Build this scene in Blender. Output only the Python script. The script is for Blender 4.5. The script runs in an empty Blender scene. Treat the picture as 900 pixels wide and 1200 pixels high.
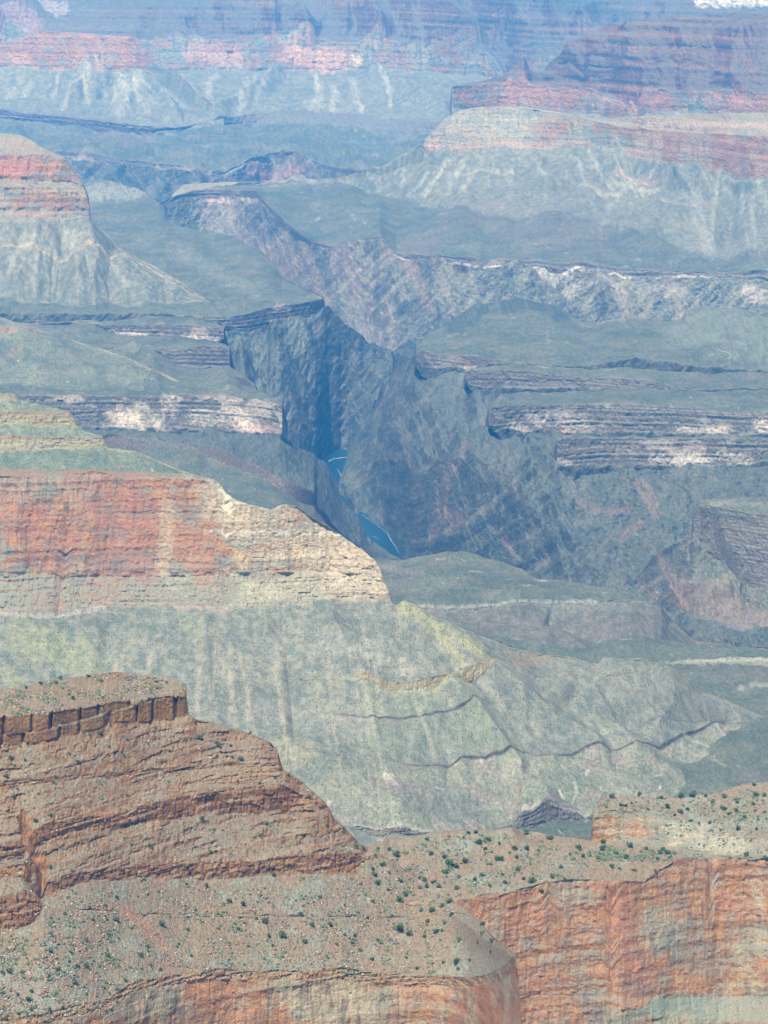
import bpy, math, random
import numpy as np
# ------------------------------------------------------------------ camera, world, sun, exposure
C = bpy.context.scene
H = 1440.0                      # eye height above the river (m)
FPX = 4500.0                    # focal length in photo pixels (photo is 900 x 1200)
HORIZ = -91.0                   # photo row of the true horizon
PITCH = math.atan((600.0 - HORIZ) / FPX)
cd = bpy.data.cameras.new('camera'); cam = bpy.data.objects.new('camera', cd); C.collection.objects.link(cam)
cd.sensor_fit = 'VERTICAL'; cd.sensor_height = 24.0; cd.lens = 24.0 * FPX / 1200.0
cd.clip_start = 5.0; cd.clip_end = 200000.0
cam.location = (0, 0, H); cam.rotation_euler = (math.pi / 2 - PITCH, 0, 0)
C.camera = cam
SUN = np.array([-0.17, -0.46, 0.83]); SUN = SUN / np.linalg.norm(SUN)
w = bpy.data.worlds.new("World"); C.world = w; w.use_nodes = True
nt = w.node_tree; bg = nt.nodes['Background']
sky = nt.nodes.new('ShaderNodeTexSky'); sky.sky_type = 'NISHITA'; sky.sun_disc = False
sky.sun_elevation = math.asin(SUN[2]); sky.sun_rotation = math.atan2(SUN[0], SUN[1])
sky.altitude = 2100
nt.links.new(sky.outputs[0], bg.inputs[0]); bg.inputs[1].default_value = 0.06
sl = bpy.data.lights.new('sun', 'SUN'); sl.energy = 5.0; sl.angle = math.radians(0.53); sl.color = (1.0, 0.965, 0.915)
so = bpy.data.objects.new('sun', sl); C.collection.objects.link(so)
from mathutils import Vector
so.rotation_euler = Vector(SUN.tolist()).to_track_quat('Z', 'Y').to_euler()
C.view_settings.view_transform = 'Standard'; C.view_settings.look = 'None'
C.view_settings.exposure = 0.84; C.view_settings.gamma = 1.0
C.cycles.use_denoising = True; C.cycles.denoising_prefilter = 'ACCURATE'; C.cycles.use_adaptive_sampling = False; C.cycles.pixel_filter_type = 'BLACKMAN_HARRIS'; C.cycles.filter_width = 1.35
C.cycles.volume_bounces = 2; C.cycles.max_bounces = 5; C.cycles.diffuse_bounces = 2
HAZE_DENSITY = 3.4e-5
HAZE_COLOR = (0.06, 0.40, 1.0)

# ------------------------------------------------------------------ noise
rs = np.random.RandomState(7)
PERM = rs.permutation(256).astype(np.int32); PERM = np.concatenate([PERM, PERM, PERM])
GA = np.linspace(0, 2 * np.pi, 256, endpoint=False).astype(np.float32)
G2 = np.stack([np.cos(GA), np.sin(GA)], 1).astype(np.float32)
g3 = rs.normal(size=(256, 3)).astype(np.float32); G3 = g3 / np.linalg.norm(g3, axis=1)[:, None]
HV = rs.rand(256).astype(np.float32)
f32 = np.float32
def fade(t): return t * t * t * (t * (t * 6 - 15) + 10)
def n2(x, y, seed=0):
    x = np.asarray(x, f32) + f32(seed * 17.31); y = np.asarray(y, f32) + f32(seed * 5.77)
    xi = np.floor(x); yi = np.floor(y); xf = x - xi; yf = y - yi
    xi = xi.astype(np.int32) & 255; yi = yi.astype(np.int32) & 255
    a = PERM[xi] + yi; b = PERM[xi + 1] + yi
    def d(h, dx, dy):
        g = G2[h]; return g[..., 0] * dx + g[..., 1] * dy
    u = fade(xf); v = fade(yf)
    x0 = d(PERM[a], xf, yf); x1 = d(PERM[b], xf - 1, yf)
    y0 = d(PERM[a + 1], xf, yf - 1); y1 = d(PERM[b + 1], xf - 1, yf - 1)
    return ((x0 + u * (x1 - x0)) * (1 - v) + (y0 + u * (y1 - y0)) * v) * f32(1.5)
def n3(x, y, z, seed=0):
    x = np.asarray(x, f32) + f32(seed * 11.1); y = np.asarray(y, f32) + f32(seed * 3.7); z = np.asarray(z, f32)
    xi = np.floor(x); yi = np.floor(y); zi = np.floor(z); xf = x - xi; yf = y - yi; zf = z - zi
    xi = xi.astype(np.int32) & 255; yi = yi.astype(np.int32) & 255; zi = zi.astype(np.int32) & 255
    u = fade(xf); v = fade(yf); w_ = fade(zf); out = 0
    for i in (0, 1):
        wx = u if i else 1 - u
        for j in (0, 1):
            wy = v if j else 1 - v
            for k in (0, 1):
                wz = w_ if k else 1 - w_
                h = PERM[PERM[PERM[xi + i] + yi + j] + zi + k]
                g = G3[h]
                out = out + wx * wy * wz * (g[..., 0] * (xf - i) + g[..., 1] * (yf - j) + g[..., 2] * (zf - k))
    return out * f32(1.5)
def fbm2(x, y, o=4, seed=0, g=0.5):
    s = 0; a = 1.0; t = 0
    for i in range(o):
        s = s + a * n2(x * 2 ** i + i * 3.3, y * 2 ** i - i * 1.7, seed + i); t += a; a *= g
    return s / t
def fbm3(x, y, z, o=3, seed=0, g=0.5):
    s = 0; a = 1.0; t = 0
    for i in range(o):
        s = s + a * n3(x * 2 ** i, y * 2 ** i, z * 2 ** i, seed + i); t += a; a *= g
    return s / t
def rid2(x, y, o=4, seed=0, g=0.5):          # 1 on crests, 0 far from them
    s = 0; a = 1.0; t = 0
    for i in range(o):
        s = s + a * (1 - np.abs(n2(x * 2 ** i, y * 2 ** i, seed + i)) * 2); t += a; a *= g
    return s / t
def rid3(x, y, z, o=3, seed=0, g=0.5):
    s = 0; a = 1.0; t = 0
    for i in range(o):
        s = s + a * (1 - np.abs(n3(x * 2 ** i, y * 2 ** i, z * 2 ** i, seed + i)) * 2.2); t += a; a *= g
    return s / t
def ss(a, b, x):
    t = np.clip((x - a) / (b - a), 0, 1); return t * t * (3 - 2 * t)
def hsh(i, j, seed=0):
    i = (i.astype(np.int32) + seed * 13) & 255; j = j.astype(np.int32) & 255
    return HV[PERM[PERM[i] + j]]
def blocks(X, Z, wd, T, seed=0):             # courses of joints: offset per block, and depth of the joint next to it
    li = np.floor(Z / T + 0.25 * n2(X / (wd * 9), Z * 0, seed))
    q = X / wd + hsh(li, li * 0, seed) * 7 + 0.55 * n2(X / (wd * 1.6), li * 1.7, seed + 3) + 1.5 * n2(X / (wd * 7), li * 1.1, seed + 4)
    ci = np.floor(q); fr = q - ci
    e = np.minimum(fr, 1 - fr)
    return hsh(ci, li, seed + 1) - 0.5, 1 - ss(0.0, 0.13, e)
def mix(a, b, t):
    t = np.clip(t, 0, 1)[..., None]
    a = np.asarray(a, f32); b = np.asarray(b, f32)
    return a * (1 - t) + b * t

# ------------------------------------------------------------------ perspective survey: (photo column, row, elevation) -> world
SP, CP = math.sin(PITCH), math.cos(PITCH)
def Tn(v):
    q = (v - 600.0) / FPX; return (SP + q * CP) / (CP - q * SP)
def XR(u, v):
    q = (v - 600.0) / FPX; return ((u - 450.0) / FPX) / (CP - q * SP)
def dic(d, us, clip=False):
    if not isinstance(d, dict): return np.full(us.shape, float(d))
    ks = sorted(d); r = np.interp(us, ks, [d[k] for k in ks])
    if clip: r[(us < ks[0] - 1e-6) | (us > ks[-1] + 1e-6)] = np.nan
    return r
def fillnan(ref, val):
    m, n = val.shape; idx = np.arange(m)
    bad = np.isnan(val).any(0)
    for j in np.nonzero(bad)[0]:
        ok = ~np.isnan(val[:, j]); x = ref[:, j] if ref is not None else idx
        val[~ok, j] = np.interp(x[~ok], x[ok], val[ok, j])
    return val
# line = dict(v=.., clip=bool, z=..|dn=slope|up=slope)   seg = (style, style opts)
def build_grid(u0, u1, du, lines, segs, dv=1.2, back=(0.6, 500), sm=45, jag=1.0):
    us = np.arange(u0, u1 + du * 0.5, du); n = len(us); m = len(lines)
    V = np.stack([dic(l['v'], us) for l in lines])
    V = fillnan(None, V)
    for i in range(m):
        if not lines[i].get('fix'):
            V[i] += jag * (0.9 * fbm2(us / 18.0, us * 0 + i * 0.6, 3, 19) + 0.25 * fbm2(us / 5.0, us * 0 + i * 0.3, 2, 29))
    for i in range(1, m): V[i] = np.maximum(V[i], V[i - 1] + 0.03)
    Z = np.full((m, n), np.nan); T = Tn(V)
    for i, l in enumerate(lines):
        if 'z' in l: Z[i] = dic(l['z'], us, l.get('zclip', l.get('clip', False)))
    D = (H - Z) / T
    for i in range(m - 2, -1, -1):
        if 'up' in lines[i]:
            s = dic(lines[i]['up'], us, lines[i].get('zclip', False))
            r = (H - Z[i + 1] + s * D[i + 1]) / (T[i] + s)
            D[i] = np.where(np.isnan(D[i]), r, D[i]); Z[i] = H - D[i] * T[i]
    for i in range(1, m):
        if 'dn' in lines[i]:
            s = dic(lines[i]['dn'], us, lines[i].get('zclip', False))
            r = (H - Z[i - 1] + s * D[i - 1]) / (T[i] + s)
            D[i] = np.where(np.isnan(D[i]), r, D[i]); Z[i] = H - D[i] * T[i]
    Z = fillnan(V, Z); D = (H - Z) / T
    for i in range(1, m): D[i] = np.minimum(D[i], D[i - 1] - 0.8)
    Z = H - D * T
    # ease the plan of every contour so that rims swing gently instead of in facets
    sg = sm / du; hw = int(3 * sg); kk = np.exp(-0.5 * (np.arange(-hw, hw + 1) / max(sg, 1e-3)) ** 2); kk /= kk.sum()
    for i in range(m):
        if lines[i].get('fix') or sm <= 0: continue
        e0, e1 = D[i, 0], D[i, -1]
        g0 = (D[i, min(12, n - 1)] - e0) / min(12, n - 1); g1 = (e1 - D[i, -min(12, n)]) / min(12, n - 1)
        pad = np.concatenate([2 * e0 - D[i, 1:hw + 1][::-1] if hw < n else np.full(hw, e0), D[i], 2 * e1 - D[i, -hw - 1:-1][::-1] if hw < n else np.full(hw, e1)])
        if len(pad) != n + 2 * hw: pad = np.concatenate([np.full(hw, e0), D[i], np.full(hw, e1)])
        D[i] = np.convolve(pad, kk, 'valid')
    for i in range(1, m): D[i] = np.minimum(D[i], D[i - 1] - 0.8)
    Z = H - D * T
    XX = D * XR(us[None, :], V)
    rows = []                                     # rows of (X, Y, Z, U, V, seg)
    def add(X, Y, Zz, Vv, sg): rows.append((X, Y, Zz, us.copy(), Vv, np.full(n, float(sg))))
    for f in (1.0, 0.6, 0.3, 0.12, 0.04):         # far side of the crest
        dist = back[1] * f; y = D[0] + dist
        add(XX[0] * y / D[0], y, Z[0] - back[0] * dist, V[0] - 0.5 * f, 0)
    for i in range(m - 1):
        k = max(2, int(math.ceil(np.percentile(V[i + 1] - V[i], 96) / dv)))
        for a in range(k):
            t = a / k
            add(XX[i] + (XX[i + 1] - XX[i]) * t, D[i] + (D[i + 1] - D[i]) * t, Z[i] + (Z[i + 1] - Z[i]) * t,
                V[i] + (V[i + 1] - V[i]) * t, i + t)
    add(XX[-1], D[-1], Z[-1], V[-1], m - 1 - 1e-3)
    g = [np.stack([r[q] for r in rows]).astype(f32) for q in range(6)]
    return us, g
def polyd(U, V, pts):                             # distance (px) to a polyline and the parameter along it
    best = np.full(U.shape, 1e9, f32); par = np.zeros(U.shape, f32)
    if len(pts) == 1: return np.hypot(U - pts[0][0], V - pts[0][1]), par
    for i in range(len(pts) - 1):
        (x0, y0), (x1, y1) = pts[i], pts[i + 1]; dx, dy = x1 - x0, y1 - y0
        t = np.clip(((U - x0) * dx + (V - y0) * dy) / (dx * dx + dy * dy + 1e-9), 0, 1)
        d = np.hypot(U - x0 - t * dx, V - y0 - t * dy); mm = d < best
        best = np.where(mm, d, best); par = np.where(mm, (i + t) / (len(pts) - 1), par)
    return best, par

# ------------------------------------------------------------------ rock styles: outward and vertical relief
def relief(style, X, Y, Z, k, o):
    """returns (outward, vertical) displacement in metres; k = feature scale"""
    a = o.get('amp', 1.0)
    if style == 'redwall':
        wx = X + 12 * k * n2(X / (60 * k), Z / (60 * k), 3)
        b = rid2(wx / (150 * k), Z / (700 * k), 2, 11)
        c = rid2(wx / (60 * k), Z / (330 * k), 5, 17, 0.6) - 0.5
        st = n2(Z / (11 * k) + 0.15 * n2(X / (120 * k), Z * 0, 5), X / (900 * k), 23)
        bo, bj = blocks(X, Z, 17 * k, 24 * k, 4)
        f = fbm3(X / (9 * k), Y / (9 * k), Z / (6 * k), 3, 31)
        return a * k * (12 * (b - 0.55) + o.get('rib', 6) * c + 2.2 * st + 2.2 * bo - 1.6 * bj + 2.6 * f), 0 * X
    if style in ('supai', 'muav', 'tapeats'):
        pm = ss(-0.14, 0.16, fbm2(X / (75 * k), Z / (13 * k), 3, 37)) if o.get('patchy') else 1.0
        Tt = o.get('T', {'supai': 13, 'muav': 12, 'tapeats': 11}[style]) * k
        zz = Z / Tt + 0.35 * n2(X / (150 * k), Y / (150 * k), 41) + 0.3 * n2(Z / (Tt * 3.1), X / (800 * k), 9)
        fr = zz - np.floor(zz)
        ter = np.where(fr < 0.72, fr / 0.72, (1 - fr) / 0.28) - 0.5
        bo, bj = blocks(X, Z, o.get('wd', 9) * k, Tt, 6); bo = bo * o.get('bA', 1); bj = bj * o.get('bA', 1); bo2, bj2 = blocks(X, Z, 4.2 * k, Tt * 0.5, 16)
        f = fbm3(X / (7 * k), Y / (7 * k), Z / (4 * k), 3, 33)
        b = rid2(X / (90 * k), Z / (300 * k), 3, 13) - 0.55
        A = o.get('ledge', 3.5)
        so = 2.2 * fbm2(X / (6 * k), Y / (9 * k), 3, 63, 0.7) * k if o.get('patchy') else 0 * X
        return pm * a * k * (A * ter * (1.5 * hsh(np.floor(zz), np.floor(X / (130 * k)) * 0, 3)) * (0.6 + 0.9 * n2(X / (70 * k), np.floor(zz) * 3.1, 8)) + 6 * b + 3.4 * bo - 2.4 * bj + 1.8 * bo2 - 1.1 * bj2 + 2.0 * f), so
    if style == 'talus':
        wx = X + 20 * k * fbm2(X / (90 * k), Y / (120 * k), 2, 51)
        g = rid2(wx / (85 * k), Y / (520 * k), 4, 53, 0.55)
        f = fbm2(X / (9 * k), Y / (20 * k), 3, 57, 0.65)
        return 0 * X, a * k * (o.get('gul', 13) * (g - 0.55) + 1.0 * f)
    if style == 'soil':
        f = fbm2(X / (60 * k), Y / (90 * k), 4, 61); q = fbm2(X / (4.5 * k), Y / (7 * k), 3, 63, 0.7)
        return 0 * X, a * k * (5.5 * f + 2.4 * q)
    if style == 'tonto':
        f = fbm2(X / (260 * k), Y / (700 * k), 4, 65); r = rid2(X / (140 * k), Y / (420 * k), 3, 67)
        q = fbm2(X / (14 * k), Y / (40 * k), 3, 69, 0.6)
        return 0 * X, a * k * (15 * f + 7 * (r - 0.55) + 1.2 * q)
    if style == 'schist':
        tx = X + 0.7 * Z + 25 * k * n2(X / (120 * k), Y / (200 * k), 71)
        g = rid3(tx / (150 * k), Y / (360 * k), Z / (420 * k), 5, 73, 0.58)
        f = rid3((X - 0.8 * Z) / (36 * k), Y / (70 * k), Z / (60 * k), 4, 77, 0.65)
        return a * k * (17 * (g - 0.4) + 10 * (f - 0.4)), a * k * (20 * (g - 0.4) + 8 * (f - 0.4))
    return 0 * X, 0 * X

# ------------------------------------------------------------------ rock colours (surface colours by style; a few sheet patches add painted shade)
def tint(style, X, Y, Z, nz, k, o):
    big = fbm3(X / (150 * k), Y / (150 * k), Z / (90 * k), 3, 81)
    mid = fbm3(X / (32 * k), Y / (40 * k), Z / (22 * k), 3, 85)
    fin = fbm3(X / (6 * k), Y / (8 * k), Z / (4 * k), 3, 89, 0.65)
    sp = np.zeros(X.shape, f32)                                     # speckle of small scrub
    if style == 'redwall':
        red = o.get('red', 0.5)
        c = mix((0.57, 0.30, 0.135), (0.43, 0.185, 0.085), 0.5 + 1.6 * mid)
        strk = fbm2(X / (7 * k) , Z / (75 * k), 4, 91)
        c = mix(c, (0.56, 0.43, 0.27), ss(0.22 + 0.42 * red, 0.62 + 0.42 * red, 0.5 + 1.6 * big + 0.25 * strk + 0.3 * mid))
        st2 = fbm2(X / (20 * k), Z / (36 * k), 5, 95, 0.6)
        c = mix(c, (0.62, 0.52, 0.36), 0.5 * ss(0.18, 0.42, st2 + 0.35 * mid))
        c = mix(c, (0.20, 0.165, 0.125), 0.72 * ss(0.10, 0.42, fbm2(X / (10 * k), Z / (50 * k), 5, 97, 0.6) + 0.5 * big))
        lay = n2(Z / (7 * k), X / (260 * k), 99)
        c = c * (1 + 0.22 * lay + 0.40 * fin)[..., None]
        c = mix(c, (0.13, 0.085, 0.06), 0.6 * ss(0.80, 0.97, rid2(X / (26 * k), Z / (120 * k), 3, 98)) * ss(-.1, .3, mid + fin))
        gr = ss(0.25, 0.62, nz + 0.35 * mid)
        c = mix(c, (0.34, 0.33, 0.25), gr * 0.85)
        c = mix(c, (0.27, 0.30, 0.235), o.get('veg', 0.6) * ss(0.05, 0.35, mid + 0.6 * n2(Z / (26 * k), X / (120 * k), 43)) * ss(0.0, .5, 0.5 + big))
        sp = gr * 0.6
    elif style == 'supai':
        rock = mix((0.30, 0.138, 0.05), (0.44, 0.225, 0.09), 0.5 + 1.7 * mid + n2(Z / (6 * k), X / (200 * k), 44) * 0.7)
        rock = mix(rock, (0.155, 0.09, 0.07), 0.55 * ss(0.16, 0.42, fbm2(X / (6 * k), Z / (16 * k), 3, 47) + 0.3 * mid))
        soil = mix((0.36, 0.245, 0.15), (0.345, 0.28, 0.19), 0.5 + 1.3 * mid + 0.8 * big)
        g = ss(0.52, 0.78, nz + 0.25 * mid)
        jb, jj = blocks(X, Z, o.get('wd', 9) * k, o.get('T', 13) * k, 6); rock = rock * (1 - 0.55 * jj * ss(.0, .4, fin + .3))[..., None] * (1 + 0.35 * jb)[..., None]
        bd = n2(Z / (9 * k), X / (700 * k), 49) + 0.6 * n2(Z / (3.5 * k), X / (300 * k), 50)
        ba = o.get('band', 0.45); rock = rock * (1 + ba * bd)[..., None]; soil = soil * (1 + ba * 0.3 * bd)[..., None]
        rub = fbm3(X / (3.4 * k), Y / (6 * k), Z / (3 * k), 3, 59, 0.7)
        c = mix(rock, soil, g) * (1 + 0.40 * fin + 0.5 * rub)[..., None]
        c = mix(c, (0.17, 0.185, 0.135), 0.7 * g * ss(0.12, 0.32, rub - 0.3 * mid)); c = mix(c, (0.47, 0.39, 0.30), 0.6 * g * ss(0.20, 0.34, -rub))
        sp = g * 0.8
    elif style == 'muav':
        lay = n2(Z / (4.2 * k), X / (400 * k), 45) + 0.5 * n2(Z / (1.9 * k), X / (200 * k), 46)
        c = mix((0.46, 0.31, 0.19), (0.40, 0.38, 0.29), 0.5 + 1.2 * lay)
        c = mix(c, (0.60, 0.55, 0.36), ss(0.1, 0.5, big + mid * 0.6))
        c = mix(c, (0.50, 0.26, 0.16), 0.7 * ss(0.1, 0.4, -big + 0.3 * mid))
        c = mix(c, (0.31, 0.33, 0.26), 0.8 * ss(0.4, 0.7, nz)) * (1 + 0.3 * fin)[..., None]
    elif style == 'tapeats':
        lay = n2(Z / (3.6 * k), X / (300 * k), 48)
        c = mix((0.225, 0.19, 0.155), (0.135, 0.125, 0.11), 0.5 + 1.2 * lay + 0.6 * mid)
        c = mix(c, (0.62, 0.52, 0.43), o.get('white', 0.6) * ss(0.10, 0.30, big + 0.5 * mid + o.get('wb', 0.0)))
        c = mix(c, (0.25, 0.26, 0.20), 0.8 * ss(0.45, 0.75, nz)) * (1 + 0.35 * fin)[..., None]
    elif style == 'talus':
        wx = X + 3 * k * n2(X / (80 * k), Y / (90 * k), 51) + 0.10 * Y * n2(X / (260 * k), Y * 0, 52)
        strk = fbm2(wx / (10 * k), Y / (210 * k), 4, 101, 0.65)
        iso = fbm2(X / (20 * k), Y / (20 * k), 5, 103, 0.72)
        strk = 0.10 * strk + 0.95 * iso
        c = mix((0.165, 0.19, 0.15), (0.38, 0.365, 0.28), 0.42 + 1.5 * strk + 0.5 * big)
        c = mix(c, (0.20, 0.235, 0.20), 0.6 * ss(0.05, 0.4, -strk + mid * 0.6))
        c = mix(c, (0.47, 0.36, 0.26), 0.4 * ss(0.15, 0.4, fbm2(wx / (16 * k), Y / (34 * k), 4, 107, 0.65) * ss(-.2, .3, big)))
        c = c * (1 + 0.22 * fin)[..., None]; sp = sp + 1.0
    elif style == 'soil':
        c = mix((0.35, 0.255, 0.165), (0.32, 0.285, 0.20), 0.5 + 1.8 * big)
        c = mix(c, (0.38, 0.235, 0.15), 0.6 * ss(0.08, 0.34, mid + 0.6 * big + o.get('red', 0.0)))
        c = mix(c, (0.36, 0.37, 0.29), 0.6 * ss(0.1, 0.3, -mid + 0.3 * big)) * (1 + 0.40 * fin)[..., None]
        rub = fbm3(X / (3.4 * k), Y / (6 * k), Z / (3 * k), 3, 59, 0.7) * o.get('rub', 1.0)
        c = c * (1 + 0.5 * rub)[..., None]; c = mix(c, (0.17, 0.19, 0.14), 0.65 * ss(0.12, 0.32, rub)); c = mix(c, (0.46, 0.41, 0.32), 0.5 * ss(0.20, 0.34, -rub))
        sp = sp + 0.9
    elif style == 'tonto':
        c = mix((0.125, 0.15, 0.11), (0.20, 0.215, 0.15), 0.45 + 1.4 * big + 0.9 * mid)
        c = mix(c, (0.30, 0.30, 0.22), 0.30 * ss(0.1, 0.45, fbm2(X / (60 * k), Y / (200 * k), 3, 111) - 0.0))
        c = mix(c, (0.24, 0.195, 0.17), 0.5 * ss(0.12, 0.4, fbm2(X / (120 * k), Y / (90 * k), 3, 113)))
        ws = rid2((X + 25 * n2(X / (90 * k), Y / (90 * k), 115)) / (170 * k), Y / (420 * k), 2, 116)
        c = mix(c, (0.42, 0.40, 0.31), 0.6 * ss(0.90, 0.97, ws))
        c = mix(c, (0.24, 0.18, 0.155), ss(0.72, 0.5, nz) * 0.8)
        rub = fbm3(X / (6 * k), Y / (20 * k), Z / (6 * k), 3, 59, 0.75)
        c = c * (1 + 0.35 * fin + 0.9 * rub)[..., None]; sp = sp + 1.0
    else:  # schist
        tx = X - 0.9 * Z
        vein = fbm2(tx / (16 * k), (Z + 0.4 * Y) / (90 * k), 4, 117)
        c = mix((0.075, 0.088, 0.072), (0.15, 0.155, 0.12), 0.5 + 1.5 * mid + big)
        c = mix(c, (0.035, 0.04, 0.04), 0.8 * ss(0.02, 0.35, -vein + 0.4 * mid))
        c = mix(c, (0.29, 0.26, 0.20), 0.5 * ss(0.16, 0.42, vein + 0.3 * big))
        c = mix(c, (0.30, 0.22, 0.17), 0.45 * o.get('pink', 0.5) * ss(0.12, 0.4, fbm2((X + 0.5 * Z) / (60 * k), (Z - 0.3 * X) / (260 * k), 4, 119)))
        c = mix(c, (0.16, 0.19, 0.145), 0.6 * ss(0.6, 0.9, nz)) * (1 + 0.4 * fin)[..., None]
        rub = fbm3(X / (6 * k), Y / (14 * k), Z / (6 * k), 3, 59, 0.75)
        c = c * (1 + 0.9 * rub)[..., None]; c = mix(c, (0.27, 0.25, 0.20), 0.5 * ss(0.18, 0.34, rub))
    return c, sp

# ------------------------------------------------------------------ materials
def rock_material(name, px):
    """px = size in metres of one photo pixel at that distance; sets the grain of the surface"""
    m = bpy.data.materials.new(name); m.use_nodes = True; t = m.node_tree; N = t.nodes; L = t.links
    b = N['Principled BSDF']; b.inputs['Roughness'].default_value = 0.95
    b.inputs['Specular IOR Level'].default_value = 0.15
    at = N.new('ShaderNodeAttribute'); at.attribute_name = 'rock'
    tc = N.new('ShaderNodeTexCoord')
    n1 = N.new('ShaderNodeTexNoise'); n1.inputs['Scale'].default_value = 1 / (px * 2.2); n1.inputs['Detail'].default_value = 3
    n1.inputs['Roughness'].default_value = 0.7
    vo = N.new('ShaderNodeTexVoronoi'); vo.inputs['Scale'].default_value = 1 / (px * 3.6); vo.inputs['Randomness'].default_value = 1
    for q in (n1, vo): L.new(tc.outputs['Object'], q.inputs['Vector'])
    mr = N.new('ShaderNodeMapRange'); mr.inputs[1].default_value = 0.3; mr.inputs[2].default_value = 0.7
    mr.inputs[3].default_value = 0.8; mr.inputs[4].default_value = 1.2; L.new(n1.outputs['Fac'], mr.inputs[0])
    mu = N.new('ShaderNodeVectorMath'); mu.operation = 'SCALE'; L.new(at.outputs['Color'], mu.inputs[0]); L.new(mr.outputs[0], mu.inputs['Scale'])
    # scrub dots where the alpha of the attribute asks for them
    cut = N.new('ShaderNodeMapRange'); cut.inputs[1].default_value = 0.34; cut.inputs[2].default_value = 0.18
    cut.inputs[3].default_value = 0.0; cut.inputs[4].default_value = 0.95; L.new(vo.outputs['Distance'], cut.inputs[0])
    sep = N.new('ShaderNodeSeparateColor'); L.new(vo.outputs['Color'], sep.inputs[0])
    gt = N.new('ShaderNodeMath'); gt.operation = 'GREATER_THAN'; gt.inputs[1].default_value = 0.3; L.new(sep.outputs[0], gt.inputs[0])
    m1 = N.new('ShaderNodeMath'); m1.operation = 'MULTIPLY'; L.new(cut.outputs[0], m1.inputs[0]); L.new(gt.outputs[0], m1.inputs[1])
    m2 = N.new('ShaderNodeMath'); m2.operation = 'MULTIPLY'; L.new(at.outputs['Alpha'], m2.inputs[1])
    cl = N.new('ShaderNodeTexNoise'); cl.inputs['Scale'].default_value = 1 / (px * 22); cl.inputs['Detail'].default_value = 3; L.new(tc.outputs['Object'], cl.inputs['Vector'])
    cm = N.new('ShaderNodeMapRange'); cm.inputs[1].default_value = 0.34; cm.inputs[2].default_value = 0.52; L.new(cl.outputs['Fac'], cm.inputs[0])
    m0 = N.new('ShaderNodeMath'); m0.operation = 'MULTIPLY'; L.new(m1.outputs[0], m0.inputs[0]); L.new(cm.outputs[0], m0.inputs[1]); L.new(m0.outputs[0], m2.inputs[0])
    mx = N.new('ShaderNodeMix'); mx.data_type = 'RGBA'; L.new(m2.outputs[0], mx.inputs[0]); L.new(mu.outputs[0], mx.inputs[6])
    mx.inputs[7].default_value = (0.045, 0.068, 0.045, 1); L.new(mx.outputs[2], b.inputs['Base Color'])
    bp = N.new('ShaderNodeBump'); bp.inputs['Strength'].default_value = 1.0; bp.inputs['Distance'].default_value = px * 2.4
    L.new(n1.outputs['Fac'], bp.inputs['Height']); L.new(bp.outputs[0], b.inputs['Normal'])
    return m
SHEETS = {}
def fan(u0, u1, v0, v1, n, h, w, spread, rgb, seed, cu=None):
    """debris ribs and chutes running down from a cliff foot, fanning out"""
    r = random.Random(seed); ri = []; pa = []
    cu = (u0 + u1) / 2 if cu is None else cu
    for i in range(n):
        u = r.uniform(u0, u1); a = v0 + r.uniform(0, .35) * (v1 - v0); b = a + r.uniform(.3, .8) * (v1 - v0)
        pts = [(u, a)]; dx = (u - cu) / max(1, (u1 - u0) / 2) * spread + r.uniform(-.12, .12)
        for t in (0.35, 0.7, 1.0): pts.append((u + dx * (b - a) * t + r.uniform(-1, 1) * w * .5, a + (b - a) * t))
        ri.append((pts, h * r.choice((-1, 1, .7)) * r.uniform(.5, 1), w * r.uniform(.7, 1.5)))
        if rgb and r.random() < .55: pa.append((pts, w * r.uniform(.25, .6), rgb, r.uniform(.3, .65)))
    return ri, pa
ALB = np.array([0.60, 0.62, 0.60], f32)   # overall rock reflectance
def make_mesh(name, X, Y, Z, col, mat):
    r, c = X.shape
    co = np.stack([X, Y, Z], -1).reshape(-1, 3).astype(f32)
    i = np.arange(r * c).reshape(r, c)
    q = np.stack([i[:-1, :-1], i[1:, :-1], i[1:, 1:], i[:-1, 1:]], -1).reshape(-1, 4)
    me = bpy.data.meshes.new(name); nq = len(q)
    me.vertices.add(len(co)); me.vertices.foreach_set('co', co.ravel())
    me.loops.add(nq * 4); me.loops.foreach_set('vertex_index', q.ravel().astype(np.int32))
    me.polygons.add(nq); me.polygons.foreach_set('loop_start', np.arange(0, nq * 4, 4, dtype=np.int32))
    me.polygons.foreach_set('use_smooth', np.ones(nq, bool))
    me.update()
    a = me.color_attributes.new('rock', 'FLOAT_COLOR', 'POINT'); a.data.foreach_set('color', col.reshape(-1, 4).astype(f32).ravel())
    me.materials.append(mat)
    ob = bpy.data.objects.new(name, me); C.collection.objects.link(ob)
    return ob
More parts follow.
